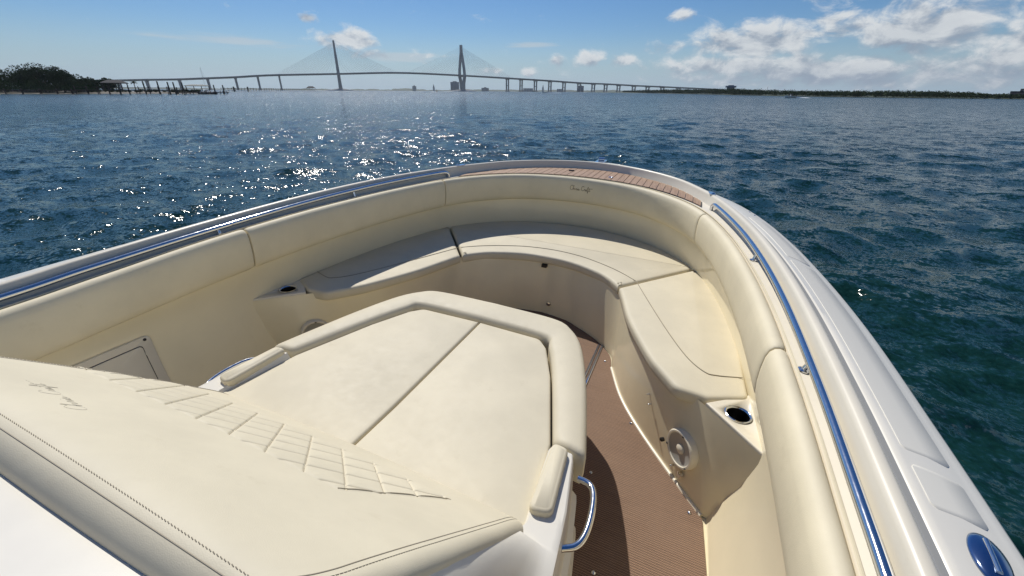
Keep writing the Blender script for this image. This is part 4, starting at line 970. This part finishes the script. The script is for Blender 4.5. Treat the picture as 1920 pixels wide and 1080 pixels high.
# ---------------- far buildings
def building(label, a, d, W, D, Hh, mt, floors=0, bays=0, top=None, name='building'):
    x, y, _ = P2(a, d); o = empty(name, (x, y, 0), label=label, cat='building'); o.rotation_euler[2] = -R(a)
    MB().box((0, 0, Hh / 2), (W, D, Hh)).obj('wall', mt, o, smooth=False)
    MB().box((0, 0, Hh + .4), (W * 1.02, D * 1.02, .8)).obj('roof', M['roof'], o, smooth=False)
    if top: MB().box((0, 0, Hh + .8 + top[2] / 2), top).obj('roof_block', mt, o, smooth=False)
    me = None
    for f in range(floors):
        for b in range(bays):
            if me is None:
                me = bpy.data.meshes.new('window'); q = MB().box((0, 0, 0), (W / bays * .6, .4, Hh / floors * .5)); me.from_pydata(q.V, [], q.F); me.materials.append(M['glass'])
            wn = bpy.data.objects.new('window', me); wn.parent = o; wn.location = (-W / 2 + W * (b + .5) / bays, -D / 2 - .1, Hh * (f + .5) / floors); col.objects.link(wn)
    return o
building('blue-grey slab block just left of the second bridge tower', -29.95, 2500, 46, 30, 44, M['bldgd'], 8, 6, (20, 14, 4))
building('small distant block far left of the second tower', -34.9, 2900, 24, 20, 26, M['bldg'], 3, 3, (8, 8, 4))
building('low distant block right of the second tower', -26.2, 2900, 46, 20, 19, M['bldgd'], 3, 5, (16, 10, 4))
building('square distant block standing under the right bridge approach', -14.3, 2300, 32, 22, 27, M['bldgd'], 4, 4, (10, 8, 3))
building('low wide distant building between the right bridge piers', -20.8, 2800, 60, 24, 18, M['bldg'], 2, 6)
building('low distant building left of the square block', -16.8, 2800, 40, 24, 15, M['bldg'], 2, 4)
o = building('dark blue-grey block with a wider top storey above the right wood', 2.75, 760, 10.5, 9, 8.6, M['bldgd'], 3, 4)
MB().box((0, 0, 10.2), (14.6, 11, 2.2)).box((0, 0, 11.8), (8, 8, 1.0)).obj('top_storey', M['bldgd'], o, smooth=False)
building('low dark building with a stub on its roof at the far right shore', 25.4, 420, 9, 7, 3.2, M['bldgb'], 1, 4, (1.6, 1.6, 1.4))
for a, lab in ((-32.55, 'thin distant church steeple left of the grey slab block'), (-18.95, 'thin distant church steeple between the right bridge piers')):
    x, y, _ = P2(a, 2900); o = empty('church_steeple', (x, y, 0), label=lab, cat='steeple')
    MB().box((0, 0, 11), (9, 9, 22)).obj('tower_wall', M['bldg'], o, smooth=False); MB().cone((0, 0, 22), (0, 0, 40), 4.5, .2, 8).obj('spire', M['roof'], o, smooth=False)
x, y, _ = P2(6.4, 520); o = mesh_obj('radio_mast', *tube_geo([(0, 0, 0), (0, 0, 7.6), (0, 0, 8.4)], [.16, .12, .05], 6), M['steelb'], None, label='thin mast standing up from the right shore wood', cat='mast'); o.location = (x, y, 0)

# ---------------- thin sea haze over the whole scene
hm = bpy.data.materials.new('haze_air'); hm.use_nodes = True; ht = hm.node_tree; ht.nodes.clear()
pv_ = ht.nodes.new('ShaderNodeVolumePrincipled'); pv_.inputs['Color'].default_value = (.80, .90, 1.0, 1); pv_.inputs['Density'].default_value = .00007; pv_.inputs['Anisotropy'].default_value = .3
ho = ht.nodes.new('ShaderNodeOutputMaterial'); ht.links.new(pv_.outputs[0], ho.inputs['Volume'])
MB().box((-600, 1000, 93), (12000, 12000, 190)).obj('haze', hm, None, smooth=False, kind='stuff', label='thin pale sea haze hanging over the far bridge and shores', cat='haze')
